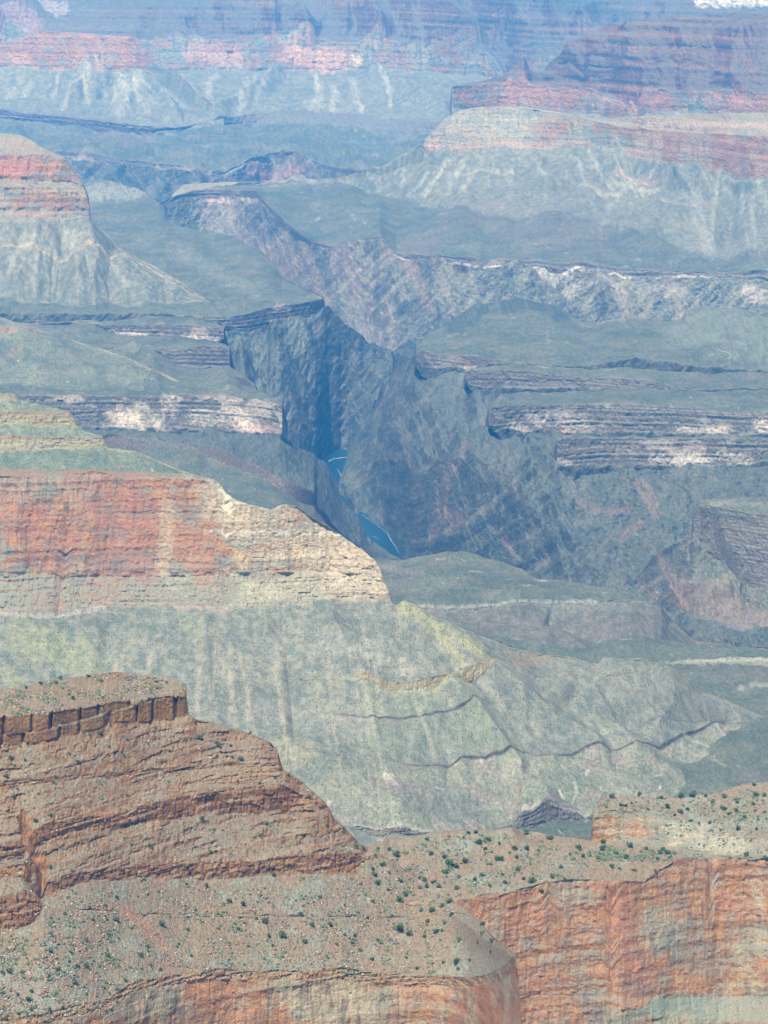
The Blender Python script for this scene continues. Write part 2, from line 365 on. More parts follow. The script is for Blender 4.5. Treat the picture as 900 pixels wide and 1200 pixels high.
def sheet(name, label, u0, u1, lines, segs, k=1.0, du=1.2, dv=1.2, back=(0.6, 500), ridges=(), patches=(), fl=0, fr=0, kind='structure', px=None, sm=45, rg=1.0, jag=1.0, rw=1.0, fans=()):
    u0 = -150 if u0 == -60 else u0; u1 = 1050 if u1 == 960 else u1        # carry the ground on past the frame
    us, (X, Y, Z, U, V, S) = build_grid(u0, u1, du, lines, segs, dv, back, sm, jag)
    R = X.shape[0]
    si = np.clip(np.floor(S).astype(int), 0, len(segs) - 1)[:, 0]
    styles = [s if isinstance(s, tuple) else (s, {}) for s in segs]
    uniq = []
    for s in styles:
        if s not in uniq: uniq.append(s)
    # weights per row, softened across contacts
    W = np.zeros((len(uniq), R), f32)
    for r in range(R): W[uniq.index(styles[si[r]]), r] = 1
    def soft(Wr, h):
        kk = np.ones(2 * h + 1) / (2 * h + 1)
        return np.stack([np.convolve(np.pad(a, h, 'edge'), kk, 'valid') for a in Wr])
    Wd = soft(W, 2)
    out = np.zeros_like(X); ver = np.zeros_like(X)
    for q, (st, o) in enumerate(uniq):
        rr = np.nonzero(Wd[q] > 0)[0]
        if not len(rr): continue
        a, b = rr[0], rr[-1] + 1
        do, dz = relief(st, X[a:b], Y[a:b], Z[a:b], k * o.get('k', 1), o)
        out[a:b] += Wd[q, a:b, None] * do; ver[a:b] += Wd[q, a:b, None] * dz
    ridges = [(p_, h_ * rg, w_ * rw) for p_, h_, w_ in ridges]; patches = list(patches)
    for fa in fans:
        rr_, pp_ = fan(*fa); ridges += rr_; patches += pp_
    VX, VN = V.max(1), V.min(1)
    for pts, h, wd in ridges:
        vmin = min(p_[1] for p_ in pts) - wd * 1.6; vmax = max(p_[1] for p_ in pts) + wd * 1.6; umin = min(p_[0] for p_ in pts) - wd * 1.6; umax = max(p_[0] for p_ in pts) + wd * 1.6
        j0, j1 = np.searchsorted(us, [umin, umax]); rm = np.nonzero((VX > vmin) & (VN < vmax))[0]
        if j1 <= j0 or not len(rm): continue
        sl_ = (slice(rm[0], rm[-1] + 1), slice(j0, j1)); Us, Vs = U[sl_], V[sl_]
        d, par = polyd(Us, Vs, pts)
        wob = 1 + 0.35 * n2(Us / 23, Vs / 23, 5)
        ver[sl_] += h * np.clip(1 - d / (wd * wob), 0, 1) ** 1.25 * ss(0, 0.08, par + 0.02)
    dl = np.hypot(X, Y) + 1e-6
    X = X - out * X / dl; Y = Y - out * Y / dl; Z = Z + ver
    # normal z
    P = np.stack([X, Y, Z], -1)
    gu = np.gradient(P, axis=1); gv = np.gradient(P, axis=0); nn = np.cross(gv, gu); nn /= (np.linalg.norm(nn, axis=-1, keepdims=True) + 1e-9)
    nz = np.abs(nn[..., 2])
    # colour, contacts made ragged
    Wc = soft(W, 1); jit = (2.2 * fbm2(X / (18 * k), Z / (12 * k), 3, 121)).astype(f32)
    ri = np.clip(np.arange(R)[:, None] + jit * 2.2, 0, R - 1).astype(int)
    col = np.zeros(X.shape + (4,), f32)
    for q, (st, o) in enumerate(uniq):
        ww = Wc[q][ri]
        rr = np.nonzero(ww.max(1) > 0)[0]
        if not len(rr): continue
        a, b = rr[0], rr[-1] + 1
        c, sp = tint(st, X[a:b], Y[a:b], Z[a:b], nz[a:b], k * o.get('k', 1), o)
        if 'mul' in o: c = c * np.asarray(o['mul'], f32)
        col[a:b, :, :3] += ww[a:b, :, None] * c; col[a:b, :, 3] += ww[a:b] * sp * o.get('scrub', 1.0)
    LM = float(col[..., :3].mean()) + 1e-6
    for p in patches:
        pts, wd, rgb, st = p[:4]
        mg = wd * 1.5 + 2
        vmin = min(p_[1] for p_ in pts) - mg; vmax = max(p_[1] for p_ in pts) + mg; umin = min(p_[0] for p_ in pts) - mg; umax = max(p_[0] for p_ in pts) + mg
        j0, j1 = np.searchsorted(us, [umin, umax]); rm = np.nonzero((VX > vmin) & (VN < vmax))[0]
        if j1 <= j0 or not len(rm): continue
        sl_ = (slice(rm[0], rm[-1] + 1), slice(j0, j1)); Us, Vs, Xs, Zs_ = U[sl_], V[sl_], X[sl_], Z[sl_]
        d, par = polyd(Us, Vs, pts)
        e = d / wd + 0.9 * fbm2(Us / (wd * 0.5 + 1.5), Vs / (wd * 0.4 + 1.2), 4, 7, 0.65)
        wgt = st * 0.9 * np.clip(0.8 + 1.3 * fbm2(Xs / (9 * k), Zs_ / (7 * k), 2, 8), 0, 1) * (1 - ss(0.45, 1.1, e))
        base = col[sl_][..., :3]; lum = base.mean(-1, keepdims=True) / LM
        col[sl_ + (slice(0, 3),)] = base * (1 - wgt[..., None]) + np.asarray(rgb, f32) * (0.6 + 0.4 * lum) * wgt[..., None]
    col[..., :3] = np.clip(col[..., :3] * ALB, 0.012, 0.8)
    SHEETS[name] = (us, X, Y, Z, U, V, nz, S)
    # side returns so that an edge inside the picture is a solid shoulder
    def shoulder(side):
        nonlocal X, Y, Z, col
        e = 0 if side == 'l' else -1; sg = -1 if side == 'l' else 1
        cols = []
        for f in (8, 40, 140, 400):
            cols.append((X[:, e] + sg * f * 0.03 + X[:, e] / Y[:, e] * f, Y[:, e] + f, Z[:, e] - f * 0.25, col[:, e]))
        if side == 'l': cols = cols[::-1]
        st_ = [np.stack([c_[i] for c_ in cols], 1) for i in range(4)]
        arr = [X, Y, Z, col]
        res = [np.concatenate([st_[i], arr[i]] if side == 'l' else [arr[i], st_[i]], 1) for i in range(4)]
        X, Y, Z, col = res
    if fl: shoulder('l')
    if fr: shoulder('r')
    if px is None: px = float(np.median(Y)) / FPX
    ob = make_mesh(name, X, Y, Z, col, rock_material(name + '_rock', px))
    ob['kind'] = kind; ob['label'] = label
    return ob
def pick(name, u, v):
    """surface point of a sheet near photo position (u, v)"""
    us, X, Y, Z, U, V, nz, S = SHEETS[name]
    j = int(np.clip(round((u - us[0]) / (us[1] - us[0])), 0, len(us) - 1))
    vv = 600 + FPX * np.tan(np.arctan2(H - Z[5:, j], Y[5:, j]) - PITCH)
    i = int(np.argmin(np.abs(vv - v))) + 5
    return X[i, j], Y[i, j], Z[i, j], nz[i, j]

NAN = float('nan')
def dd(base, **k): b = dict(base); b.update({int(a): c for a, c in k.items()}); return b
def plus(d, x): return {a: b + x for a, b in d.items()}

# ------------------------------------------------------------------ far north wall of the canyon
A1 = {-60:44,0:44,60:43,170:43,250:46,300:49,450:50,530:56,600:62,700:72,960:80}
A2 = {-60:80,0:78,60:80,170:82,200:82,300:83,430:82,500:84,560:90,620:95,960:110}
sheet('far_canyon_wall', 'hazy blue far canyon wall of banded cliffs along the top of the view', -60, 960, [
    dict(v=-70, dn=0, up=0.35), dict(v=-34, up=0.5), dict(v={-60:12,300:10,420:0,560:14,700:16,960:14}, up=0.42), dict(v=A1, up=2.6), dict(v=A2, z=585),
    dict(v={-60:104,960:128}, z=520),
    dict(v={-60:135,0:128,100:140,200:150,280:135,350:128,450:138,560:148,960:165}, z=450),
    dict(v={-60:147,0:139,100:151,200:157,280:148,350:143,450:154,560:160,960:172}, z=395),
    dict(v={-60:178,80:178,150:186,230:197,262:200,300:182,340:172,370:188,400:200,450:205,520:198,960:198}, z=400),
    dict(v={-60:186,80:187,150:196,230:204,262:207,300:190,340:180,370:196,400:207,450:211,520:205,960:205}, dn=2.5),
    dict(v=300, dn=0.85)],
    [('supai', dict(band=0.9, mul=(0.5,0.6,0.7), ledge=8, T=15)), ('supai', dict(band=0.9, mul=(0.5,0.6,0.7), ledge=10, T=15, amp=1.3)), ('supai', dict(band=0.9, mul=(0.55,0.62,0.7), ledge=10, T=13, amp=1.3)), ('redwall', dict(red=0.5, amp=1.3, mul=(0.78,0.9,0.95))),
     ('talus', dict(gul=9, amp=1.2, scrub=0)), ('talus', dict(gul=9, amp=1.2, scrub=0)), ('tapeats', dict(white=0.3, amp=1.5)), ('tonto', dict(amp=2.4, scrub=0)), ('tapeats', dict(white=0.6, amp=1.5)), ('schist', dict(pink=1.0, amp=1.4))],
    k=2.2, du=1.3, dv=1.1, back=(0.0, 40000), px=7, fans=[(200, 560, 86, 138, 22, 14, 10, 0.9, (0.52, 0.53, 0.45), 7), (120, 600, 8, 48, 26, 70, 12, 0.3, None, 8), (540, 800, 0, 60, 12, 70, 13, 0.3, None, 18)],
    ridges=[([(372,50),(300,18),(262,-20)], 120, 34), ([(450,50),(430,20),(395,-10)], 140, 26), ([(560,60),(520,25),(470,-10)], 150, 40), ([(600,80),(590,40),(560,0)], -150, 30), ([(0,40),(30,20),(20,-10)], 150, 36), ([(330,82),(300,110),(255,132)], 60, 12),
            ([(430,82),(470,105),(520,130)], 60, 14), ([(270,225),(300,208),(345,196)], 60, 20)],
    patches=[([(345,68),(395,72)], 16, (0.72,0.42,0.30), 0.8), ([(225,62),(275,66)], 15, (0.60,0.33,0.27), 0.7), ([(413,70),(420,72)], 7, (0.8,0.6,0.42), 0.9),
             ([(612,86),(616,90)], 8, (0.75,0.45,0.36), 0.8), ([(5,36),(40,38)], 10, (0.55,0.36,0.34), 0.8), ([(820,2),(900,1)], 8, (0.85,0.82,0.76), 1.0), ([(45,8),(70,10)], 12, (0.7,0.62,0.6), 0.6),
             ([(640,60),(560,40),(610,75)], 30, (0.10,0.13,0.12), 0.4), ([(860,22),(900,24)], 14, (0.16,0.22,0.17), 0.8), ([(640,4),(700,10),(735,28)], 12, (0.08,0.11,0.11), 0.7),
             ([(300,216),(350,212)], 12, (0.50,0.28,0.27), 0.7), ([(170,165),(120,162)], 12, (0.30,0.20,0.22), 0.5), ([(-20,132),(60,136),(150,150)], 7, (0.20,0.15,0.18), 0.8),
             ([(270,206),(300,192),(320,196)], 9, (0.42,0.45,0.36), 0.7), ([(340,130),(450,146),(530,150)], 8, (0.17,0.14,0.17), 0.7)])
P0 = {-60:50,0:50,25:46,35:38,60:36,100:39,160:43,166:48,172:49,176:50,180:54,186:62,192:74,196:81,215:99,250:131,262:140}
P1 = {-60:79,0:79,100:82,160:82,193:82,196:82,215:100,250:132,262:141}
sheet('far_promontory', 'pale hazy promontory with a dark towered end above white debris cones', -60, 262, [
    dict(v=P0, up=2.8), dict(v=P1, z={-60:645,196:645,215:590,250:470,262:445}), dict(v={-60:104,190:106,215:115,262:143}, z={-60:540,200:540,262:440}), dict(v={-60:130,0:127,60:134,100:142,140:148,200:154,262:150}, z=425), dict(v=170, dn=0.5)],
    [('redwall', dict(red=0.55, amp=1.2)), ('talus', dict(gul=10, amp=1.4, scrub=0)), ('talus', dict(gul=12, amp=1.4, scrub=0)), ('tonto', dict(scrub=0))], k=2.1, du=1.3, dv=1.0, back=(0.7, 600), px=6, fans=[(0, 200, 86, 148, 22, 16, 9, 0.9, (0.55, 0.55, 0.46), 6)],
    ridges=[([(101,80),(98,100),(80,128)], 60, 16), ([(158,92),(152,112),(140,142)], 60, 20), ([(196,84),(222,104),(250,131)], 40, 9), ([(126,84),(122,130)], -70, 9)],
    patches=[([(100,80),(95,100)], 12, (0.62,0.60,0.50), 0.5), ([(155,95),(140,135)], 18, (0.60,0.60,0.52), 0.5), ([(20,70),(30,72)], 10, (0.72,0.45,0.33), 0.6), ([(176,52),(180,64),(186,78)], 9, (0.20,0.22,0.2), 0.7)])  # last patch: shade of the tower's right side, painted dark

# ------------------------------------------------------------------ rear mesa on the right, then the pale butte in front of it
B0 = {530:99,560:96,590:88,625:76,660:56,690:38,720:28,760:22,850:17,960:12}
B1 = {530:99.5,562:97,600:95,737:101,745:103,800:106,960:112}
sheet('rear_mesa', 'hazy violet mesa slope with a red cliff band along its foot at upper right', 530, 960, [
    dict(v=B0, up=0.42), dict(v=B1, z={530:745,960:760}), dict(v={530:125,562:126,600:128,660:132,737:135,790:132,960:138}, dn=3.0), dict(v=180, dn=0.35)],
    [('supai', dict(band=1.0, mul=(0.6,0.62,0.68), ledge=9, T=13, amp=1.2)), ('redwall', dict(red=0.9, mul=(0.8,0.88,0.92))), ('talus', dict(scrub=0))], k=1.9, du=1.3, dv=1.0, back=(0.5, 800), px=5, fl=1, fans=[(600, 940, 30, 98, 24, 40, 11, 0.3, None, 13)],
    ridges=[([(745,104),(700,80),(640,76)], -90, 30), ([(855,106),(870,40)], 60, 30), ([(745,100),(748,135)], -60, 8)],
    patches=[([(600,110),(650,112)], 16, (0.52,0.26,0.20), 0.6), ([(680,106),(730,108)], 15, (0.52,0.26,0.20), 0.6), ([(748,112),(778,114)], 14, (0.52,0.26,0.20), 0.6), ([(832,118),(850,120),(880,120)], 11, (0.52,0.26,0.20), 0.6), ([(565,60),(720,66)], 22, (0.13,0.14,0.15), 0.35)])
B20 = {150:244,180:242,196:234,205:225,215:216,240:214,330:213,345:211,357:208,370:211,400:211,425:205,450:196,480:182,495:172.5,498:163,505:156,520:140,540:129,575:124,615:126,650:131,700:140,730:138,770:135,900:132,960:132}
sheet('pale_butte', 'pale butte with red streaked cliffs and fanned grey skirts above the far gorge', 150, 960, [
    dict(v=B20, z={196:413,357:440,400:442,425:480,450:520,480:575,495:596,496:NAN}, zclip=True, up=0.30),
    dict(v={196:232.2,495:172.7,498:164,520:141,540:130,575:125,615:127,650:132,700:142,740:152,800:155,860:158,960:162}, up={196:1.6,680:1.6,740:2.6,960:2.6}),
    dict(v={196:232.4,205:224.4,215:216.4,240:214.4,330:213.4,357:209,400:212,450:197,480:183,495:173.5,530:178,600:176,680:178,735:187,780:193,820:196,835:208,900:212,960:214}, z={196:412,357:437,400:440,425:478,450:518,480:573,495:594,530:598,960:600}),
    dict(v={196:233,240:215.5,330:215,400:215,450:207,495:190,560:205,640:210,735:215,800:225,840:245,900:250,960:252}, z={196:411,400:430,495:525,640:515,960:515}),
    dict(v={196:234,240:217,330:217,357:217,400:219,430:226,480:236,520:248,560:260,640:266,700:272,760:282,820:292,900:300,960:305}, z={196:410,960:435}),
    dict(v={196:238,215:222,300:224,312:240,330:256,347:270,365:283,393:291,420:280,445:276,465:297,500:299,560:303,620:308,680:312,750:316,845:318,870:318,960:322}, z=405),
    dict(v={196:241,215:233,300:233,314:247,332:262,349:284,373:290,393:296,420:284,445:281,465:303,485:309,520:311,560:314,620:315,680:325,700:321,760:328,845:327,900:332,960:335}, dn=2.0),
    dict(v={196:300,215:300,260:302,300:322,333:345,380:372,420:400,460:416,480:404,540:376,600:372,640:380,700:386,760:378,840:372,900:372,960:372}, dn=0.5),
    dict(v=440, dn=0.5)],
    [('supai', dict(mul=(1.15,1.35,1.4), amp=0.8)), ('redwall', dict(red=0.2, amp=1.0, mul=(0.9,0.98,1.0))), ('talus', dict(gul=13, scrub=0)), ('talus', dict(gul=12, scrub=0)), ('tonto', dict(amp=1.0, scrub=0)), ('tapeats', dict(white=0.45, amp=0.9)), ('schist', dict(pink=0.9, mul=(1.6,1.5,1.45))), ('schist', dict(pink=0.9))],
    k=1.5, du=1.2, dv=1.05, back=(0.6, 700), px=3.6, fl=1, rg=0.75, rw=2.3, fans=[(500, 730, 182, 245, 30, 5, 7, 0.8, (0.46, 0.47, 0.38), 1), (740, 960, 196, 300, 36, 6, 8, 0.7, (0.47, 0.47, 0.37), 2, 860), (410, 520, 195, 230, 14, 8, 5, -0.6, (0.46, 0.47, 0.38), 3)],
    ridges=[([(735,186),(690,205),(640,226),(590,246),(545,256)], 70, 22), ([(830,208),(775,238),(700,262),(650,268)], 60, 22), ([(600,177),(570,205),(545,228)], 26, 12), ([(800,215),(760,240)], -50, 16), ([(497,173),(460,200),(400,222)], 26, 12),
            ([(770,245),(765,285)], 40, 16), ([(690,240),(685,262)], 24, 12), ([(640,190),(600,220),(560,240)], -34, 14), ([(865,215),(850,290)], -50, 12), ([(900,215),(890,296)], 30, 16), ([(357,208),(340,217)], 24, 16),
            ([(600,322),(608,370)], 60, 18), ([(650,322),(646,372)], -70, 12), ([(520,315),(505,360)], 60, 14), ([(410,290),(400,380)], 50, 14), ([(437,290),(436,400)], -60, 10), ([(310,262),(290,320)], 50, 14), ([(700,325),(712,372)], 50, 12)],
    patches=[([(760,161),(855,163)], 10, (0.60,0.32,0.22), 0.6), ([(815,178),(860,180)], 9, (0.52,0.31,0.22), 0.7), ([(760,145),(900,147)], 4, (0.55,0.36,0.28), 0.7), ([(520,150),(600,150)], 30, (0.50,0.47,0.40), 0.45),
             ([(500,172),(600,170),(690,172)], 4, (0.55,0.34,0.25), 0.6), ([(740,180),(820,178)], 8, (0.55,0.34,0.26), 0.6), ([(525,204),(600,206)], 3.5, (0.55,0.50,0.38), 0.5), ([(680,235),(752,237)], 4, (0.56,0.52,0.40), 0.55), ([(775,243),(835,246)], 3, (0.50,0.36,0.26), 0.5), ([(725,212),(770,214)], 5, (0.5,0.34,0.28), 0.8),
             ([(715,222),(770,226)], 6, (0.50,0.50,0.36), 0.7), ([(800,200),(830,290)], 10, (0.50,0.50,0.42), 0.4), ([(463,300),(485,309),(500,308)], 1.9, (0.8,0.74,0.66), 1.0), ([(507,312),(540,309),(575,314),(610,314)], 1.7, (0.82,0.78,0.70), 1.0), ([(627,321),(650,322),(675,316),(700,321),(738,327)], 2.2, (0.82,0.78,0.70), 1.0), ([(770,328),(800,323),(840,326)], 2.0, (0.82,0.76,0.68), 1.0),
             ([(665,322),(670,345)], 8, (0.62,0.60,0.52), 0.8), ([(680,335),(800,345)], 9, (0.5,0.46,0.40), 0.5), ([(345,272),(373,287)], 6, (0.06,0.07,0.08), 0.7), ([(470,300),(560,262),(700,290)], 18, (0.30,0.22,0.20), 0.35), ([(400,300),(430,380)], 28, (0.36,0.27,0.25), 0.5), ([(250,250),(300,300)], 26, (0.40,0.34,0.33), 0.5), ([(245,235),(300,238)], 4, (0.6,0.45,0.40), 0.8), ([(875,345),(892,350)], 10, (0.60,0.53,0.45), 0.9)])  # the near-black patch paints the shadow under the gorge rim into the rock

# ------------------------------------------------------------------ temple on the left
T0 = {-60:155,0:156,25:158,38:165,50:173,76:184,82:194,84:200,98:216,104:230,106:257,115:267,130:280,150:295,200:325,240:348,250:352}
sheet('red_temple', 'layered red and buff temple butte with a grey skirt at the left edge', -60, 250, [
    dict(v=T0, up=0.55), dict(v={-60:181,0:180,50:181,76:185,84:200.3,98:216.3,104:231,106:257.3,150:295.3,250:352.3}, up=3.0), dict(v={-60:209,0:209,60:212,84:214,98:217,104:232,106:257.5,150:295.5,250:352.4}, up=0.7),
    dict(v={-60:216,0:216,60:219,90:220,99:222,104:234,106:257.8,150:295.7,250:352.5}, up=3.0),
    dict(v={-60:246,0:246,60:246,100:246,104:247,106:258.2,150:296,250:352.7}, up=1.0),
    dict(v={-60:261,0:260,50:259,105:258.6,115:268.5,150:297,250:353}, z={-60:600,105:600,115:570,130:535,150:500,200:440,250:405}),
    dict(v={-60:292,0:293,60:297,130:294,150:299,200:330,250:354}, z={-60:525,130:522,150:490,200:430,250:402}),
    dict(v={-60:297,0:297,60:300,130:297,150:301,200:331,250:354.5}, dn=1.0),
    dict(v={-60:352,0:354,60:361,130:364,200:356,250:355}, z=398), dict(v=385, dn=0.15)],
    [('muav', dict(mul=(1.05,0.95,0.9))), ('redwall', dict(red=1.0)), ('supai', dict(mul=(1.0,1.3,1.4))), ('redwall', dict(red=0.2)), ('muav', {}), ('talus', dict(gul=10, scrub=0)), ('tapeats', dict(mul=(2,1.6,1.3))), ('talus', dict(gul=15, scrub=0)), ('tonto', dict(scrub=0))],
    k=1.15, du=1.15, dv=1.05, back=(0.8, 500), px=2.6, fr=0,
    rg=0.7, rw=1.8, fans=[(-30, 120, 264, 355, 30, 4, 7, 0.8, (0.46, 0.46, 0.36), 4, 55), (100, 170, 285, 350, 12, 6, 5, 0.8, (0.46, 0.46, 0.36), 5, 90)], ridges=[([(48,262),(40,290),(18,340)], 34, 15), ([(112,268),(95,312),(80,350)], 30, 16), ([(92,262),(120,300),(175,350)], 30, 12), ([(75,262),(65,350)], -40, 10), ([(128,285),(128,355)], -34, 10), ([(20,265),(-5,350)], 30, 14)],
    patches=[([(0,195),(30,196)], 13, (0.62,0.25,0.165), 0.85), ([(-20,190),(20,208)], 8, (0.62,0.25,0.165), 0.8), ([(10,250),(60,252)], 5, (0.55,0.33,0.22), 0.7), ([(88,236),(100,250)], 9, (0.19,0.20,0.19), 0.6), ([(0,168),(60,174)], 9, (0.47,0.34,0.25), 0.5), ([(0,295),(150,298)], 2, (0.42,0.36,0.25), 0.5), ([(80,270),(86,285)], 8, (0.55,0.55,0.46), 0.6)])  # the dark grey patch colours in the shade on the temple's right end

# ------------------------------------------------------------------ left platforms stepping down to the gorge, left wall of the gorge
L0 = {-60:215,60:215,95:219,100:215,110:212,120:211,140:214,160:220,187:238,193:246,198:258,215:268,235:272,250:273.5,273:277,287:283,308:297,320:308,330:322,355:339,378:347,379:348}
def level(name, label, u0, u1, lip, top, bot, zt, wh=0.5, k=0.95, lead=(), patches=(), ridges=(), fl=0, fr=0, zlip=None, px=2.1, wb=0.0, tst=None, back=(0.5, 200), ext=0.6, dn=2.6, **kw):
    """one bench: flat ground from its far lip to the rim, the rim cliff, and the slope under it"""
    us_ = np.linspace(u0, u1, 60); ex = {}
    for q in us_: ex[float(q)] = float(dic(bot, np.array([q]))[0]) + 4 + 36 * (min(1, max(0, (q - u0 - 4) / 40)) if fl else 1) * (min(1, max(0, (u1 - q - 4) / 40)) if fr else 1)
    base = [dict(v=lip, z=zlip if zlip else zt + 3)] + list(lead) + [dict(v=top, z=zt), dict(v=bot, dn=dn), dict(v=ex, dn=5.0)]
    return sheet(name, label, u0, u1, base, [('tonto', tst or dict(scrub=0.3))] * (1 + len(lead)) + [('tapeats', dict(white=wh, wb=wb)), ('schist', dict(pink=0.3))],
                 k=k, du=1.1, dv=1.05, back=back, px=px, fl=fl, fr=fr, ridges=ridges, patches=patches, **kw)
sheet('left_gorge_wall', 'dark streaked rock wall dropping from the left platforms to the river', 236, 475, [
    dict(v={236:398,262:390,266:388,293:389,313:389,318:376,350:374,372:370,381:363,400:380,417:390,443:407,460:414,466:428,475:441}, z={236:360,293:357,318:362,350:360,372:360,381:385,400:330,417:290,443:245,460:225,475:150}),
    dict(v={236:500,300:530,330:548,370:548,384:537,400:531,408:529,420:508,437:477,455:447,460:443,466:440,475:446}, z={236:200,300:130,330:80,370:10,384:-12,400:-12,408:-8,420:50,437:120,460:190,475:140}, fix=1),
    dict(v={236:540,330:590,370:580,388:550,408:545,437:520,475:500}, dn=0.5)],
    [('schist', dict(pink=0.35))] + [('schist', {})], k=0.95, du=1.1, dv=1.0, back=(0.6, 300), px=2.2, sm=30, rg=0.6, rw=1.2, fans=[(270, 420, 395, 520, 26, 20, 8, 0.5, None, 17, 270)],
    ridges=[([(380,362),(400,400),(412,450),(405,520)], 30, 20), ([(352,380),(372,440),(385,500)], 34, 18), ([(310,395),(335,450),(355,520)], 34, 18), ([(425,395),(430,450)], -24, 10), ([(365,380),(385,440)], -24, 10), ([(330,390),(362,500)], -24, 9), ([(280,400),(300,450)], 20, 12)],
    patches=[([(345,385),(350,410)], 14, (0.25,0.29,0.23), 0.6), ([(270,400),(300,420)], 14, (0.22,0.24,0.2), 0.4)])
level('left_platform', 'far left platform with a dark layered rim that ends in a notched point over the gorge', -60, 379, L0,
    {-60:368,0:368,180:368,225:369,267:372,293:366,310:361,347:357,367:353,379:349}, {-60:368.5,180:368.5,225:371,260:380,293:391,313:391,318:378,350:376,377:371,379:364}, 400, wh=0.3, fr=1,
    zlip={-60:430,90:430,120:470,160:450,187:425,198:412,215:408,379:405}, lead=[dict(v={-60:262,95:262,140:263,190:262,198:263,215:268.5,235:272.5,250:274,273:278,287:284,308:298,320:309,330:323,355:339.5,379:348.5}, z=403)],
    ridges=[([(150,268),(230,300)], 14, 22)], sm=40,
    patches=[([(108,226),(160,226)], 12, (0.45,0.46,0.38), 0.7), ([(165,244),(193,250),(192,262)], 7, (0.10,0.10,0.11), 0.6), ([(325,362),(336,364)], 6, (0.60,0.42,0.34), 0.9), ([(318,377),(350,374)], 3.5, (0.62,0.48,0.42), 0.8), ([(200,300),(300,345)], 9, (0.33,0.34,0.27), 0.4),
             ([(366,358),(376,362)], 5, (0.10,0.09,0.10), 0.7), ([(296,380),(306,384)], 6, (0.12,0.10,0.10), 0.6)])
level('left_platform', 'thin middle platform with a white spot in its rim left of the gorge', -60, 262, {-60:377,110:377,175:371,225:372.5,262:381},
    {-60:378,110:378,117:379,175:380,225:381,258:384,262:386}, {-60:378.6,110:379,140:391,200:395,258:401,262:396}, 399, wh=0.6, fr=1,
    patches=[([(135,392),(170,393)], 4, (0.7,0.6,0.5), 0.9), ([(215,394),(255,398)], 4.5, (0.62,0.52,0.44), 0.8)])
level('left_platform', 'short dark cliffed platform end in the middle of the left bank', -60, 269, {-60:380,110:381,140:391.5,200:395.5,258:401.5,269:404},
    {-60:404,180:408,200:412,237:404.5,265:407,269:409}, {-60:405,180:410,206:430,240:433,267:432,269:428}, 396, wh=0.15, fr=1, patches=[([(262,412),(266,430)], 4, (0.09,0.08,0.09), 0.7)])
level('left_platform', 'small ragged dark ledge on the left bank above the long white streaked rim', 236, 300, {236:433,267:433,285:440,300:452},
    {236:441,252:440,285:442,292:448,300:456}, {236:446,255:452,285:458,294:458,300:459}, 385, wh=0.1, fr=1, fl=1)
level('left_platform', 'broad near left platform with a long rim streaked white over dark', -60, 331, {-60:406,180:411,206:430.5,240:434,267:434,285:452,300:457,325:463,331:468},
    {-60:464,20:464,100:464,200:464,300:466,325:470,331:476}, {-60:498,85:501,120:503,200:505,260:506,328:508,331:503}, 395, wh=0.85, wb=0.08, fr=1, dn=2.8,
    ridges=[([(0,376),(87,382),(145,404),(215,450)], 12, 26), ([(145,403),(180,430)], 12, 14)],
    patches=[([(145,489),(185,492)], 12, (0.62,0.54,0.44), 0.8), ([(228,488),(285,492)], 12, (0.62,0.54,0.44), 0.8), ([(195,470),(200,480)], 10, (0.62,0.54,0.45), 0.8), ([(285,500),(325,503)], 8, (0.60,0.44,0.38), 0.8), ([(116,475),(120,498)], 6, (0.09,0.09,0.10), 0.7),
             ([(80,378),(90,382)], 14, (0.36,0.38,0.29), 0.5), ([(130,402),(160,410)], 9, (0.42,0.40,0.30), 0.6), ([(70,428),(90,440)], 9, (0.45,0.36,0.26), 0.5)])
sheet('low_hills', 'low grey green hills with a thin red ledge at the left edge', -60, 260, [
    dict(v={-60:366,0:371,20:377,44:383,48:386,60:390,85:398,120:408,150:418,190:436,230:455,260:463}, z={-60:520,0:505,48:470,85:450,120:440,150:430,190:415,230:402,260:390}),
    dict(v={-60:382,0:383,47:386.5,60:391,85:399,120:409,150:419,190:437,230:456,260:463.5}, dn=0.4), dict(v={-60:391,0:391,47:391.5,60:392,85:400,150:420,190:438,230:457,260:464}, dn=2.0),
    dict(v={-60:456,200:458,260:465}, z=392), dict(v={-60:462,260:467}, z=380)],
    [('talus', dict(gul=6, scrub=0.4)), ('muav', dict(mul=(1.1,1.0,0.85))), ('tonto', dict(mul=(1.25,1.25,1.2))), ('tonto', {})], k=0.8, du=1.2, back=(0.25, 500), px=2,
    ridges=[([(20,388),(60,410),(110,440)], 14, 16), ([(0,400),(30,430)], -10, 14)], patches=[([(-20,387),(46,388)], 4, (0.42,0.24,0.15), 0.7), ([(10,412),(25,408)], 5, (0.45,0.31,0.22), 0.7)])

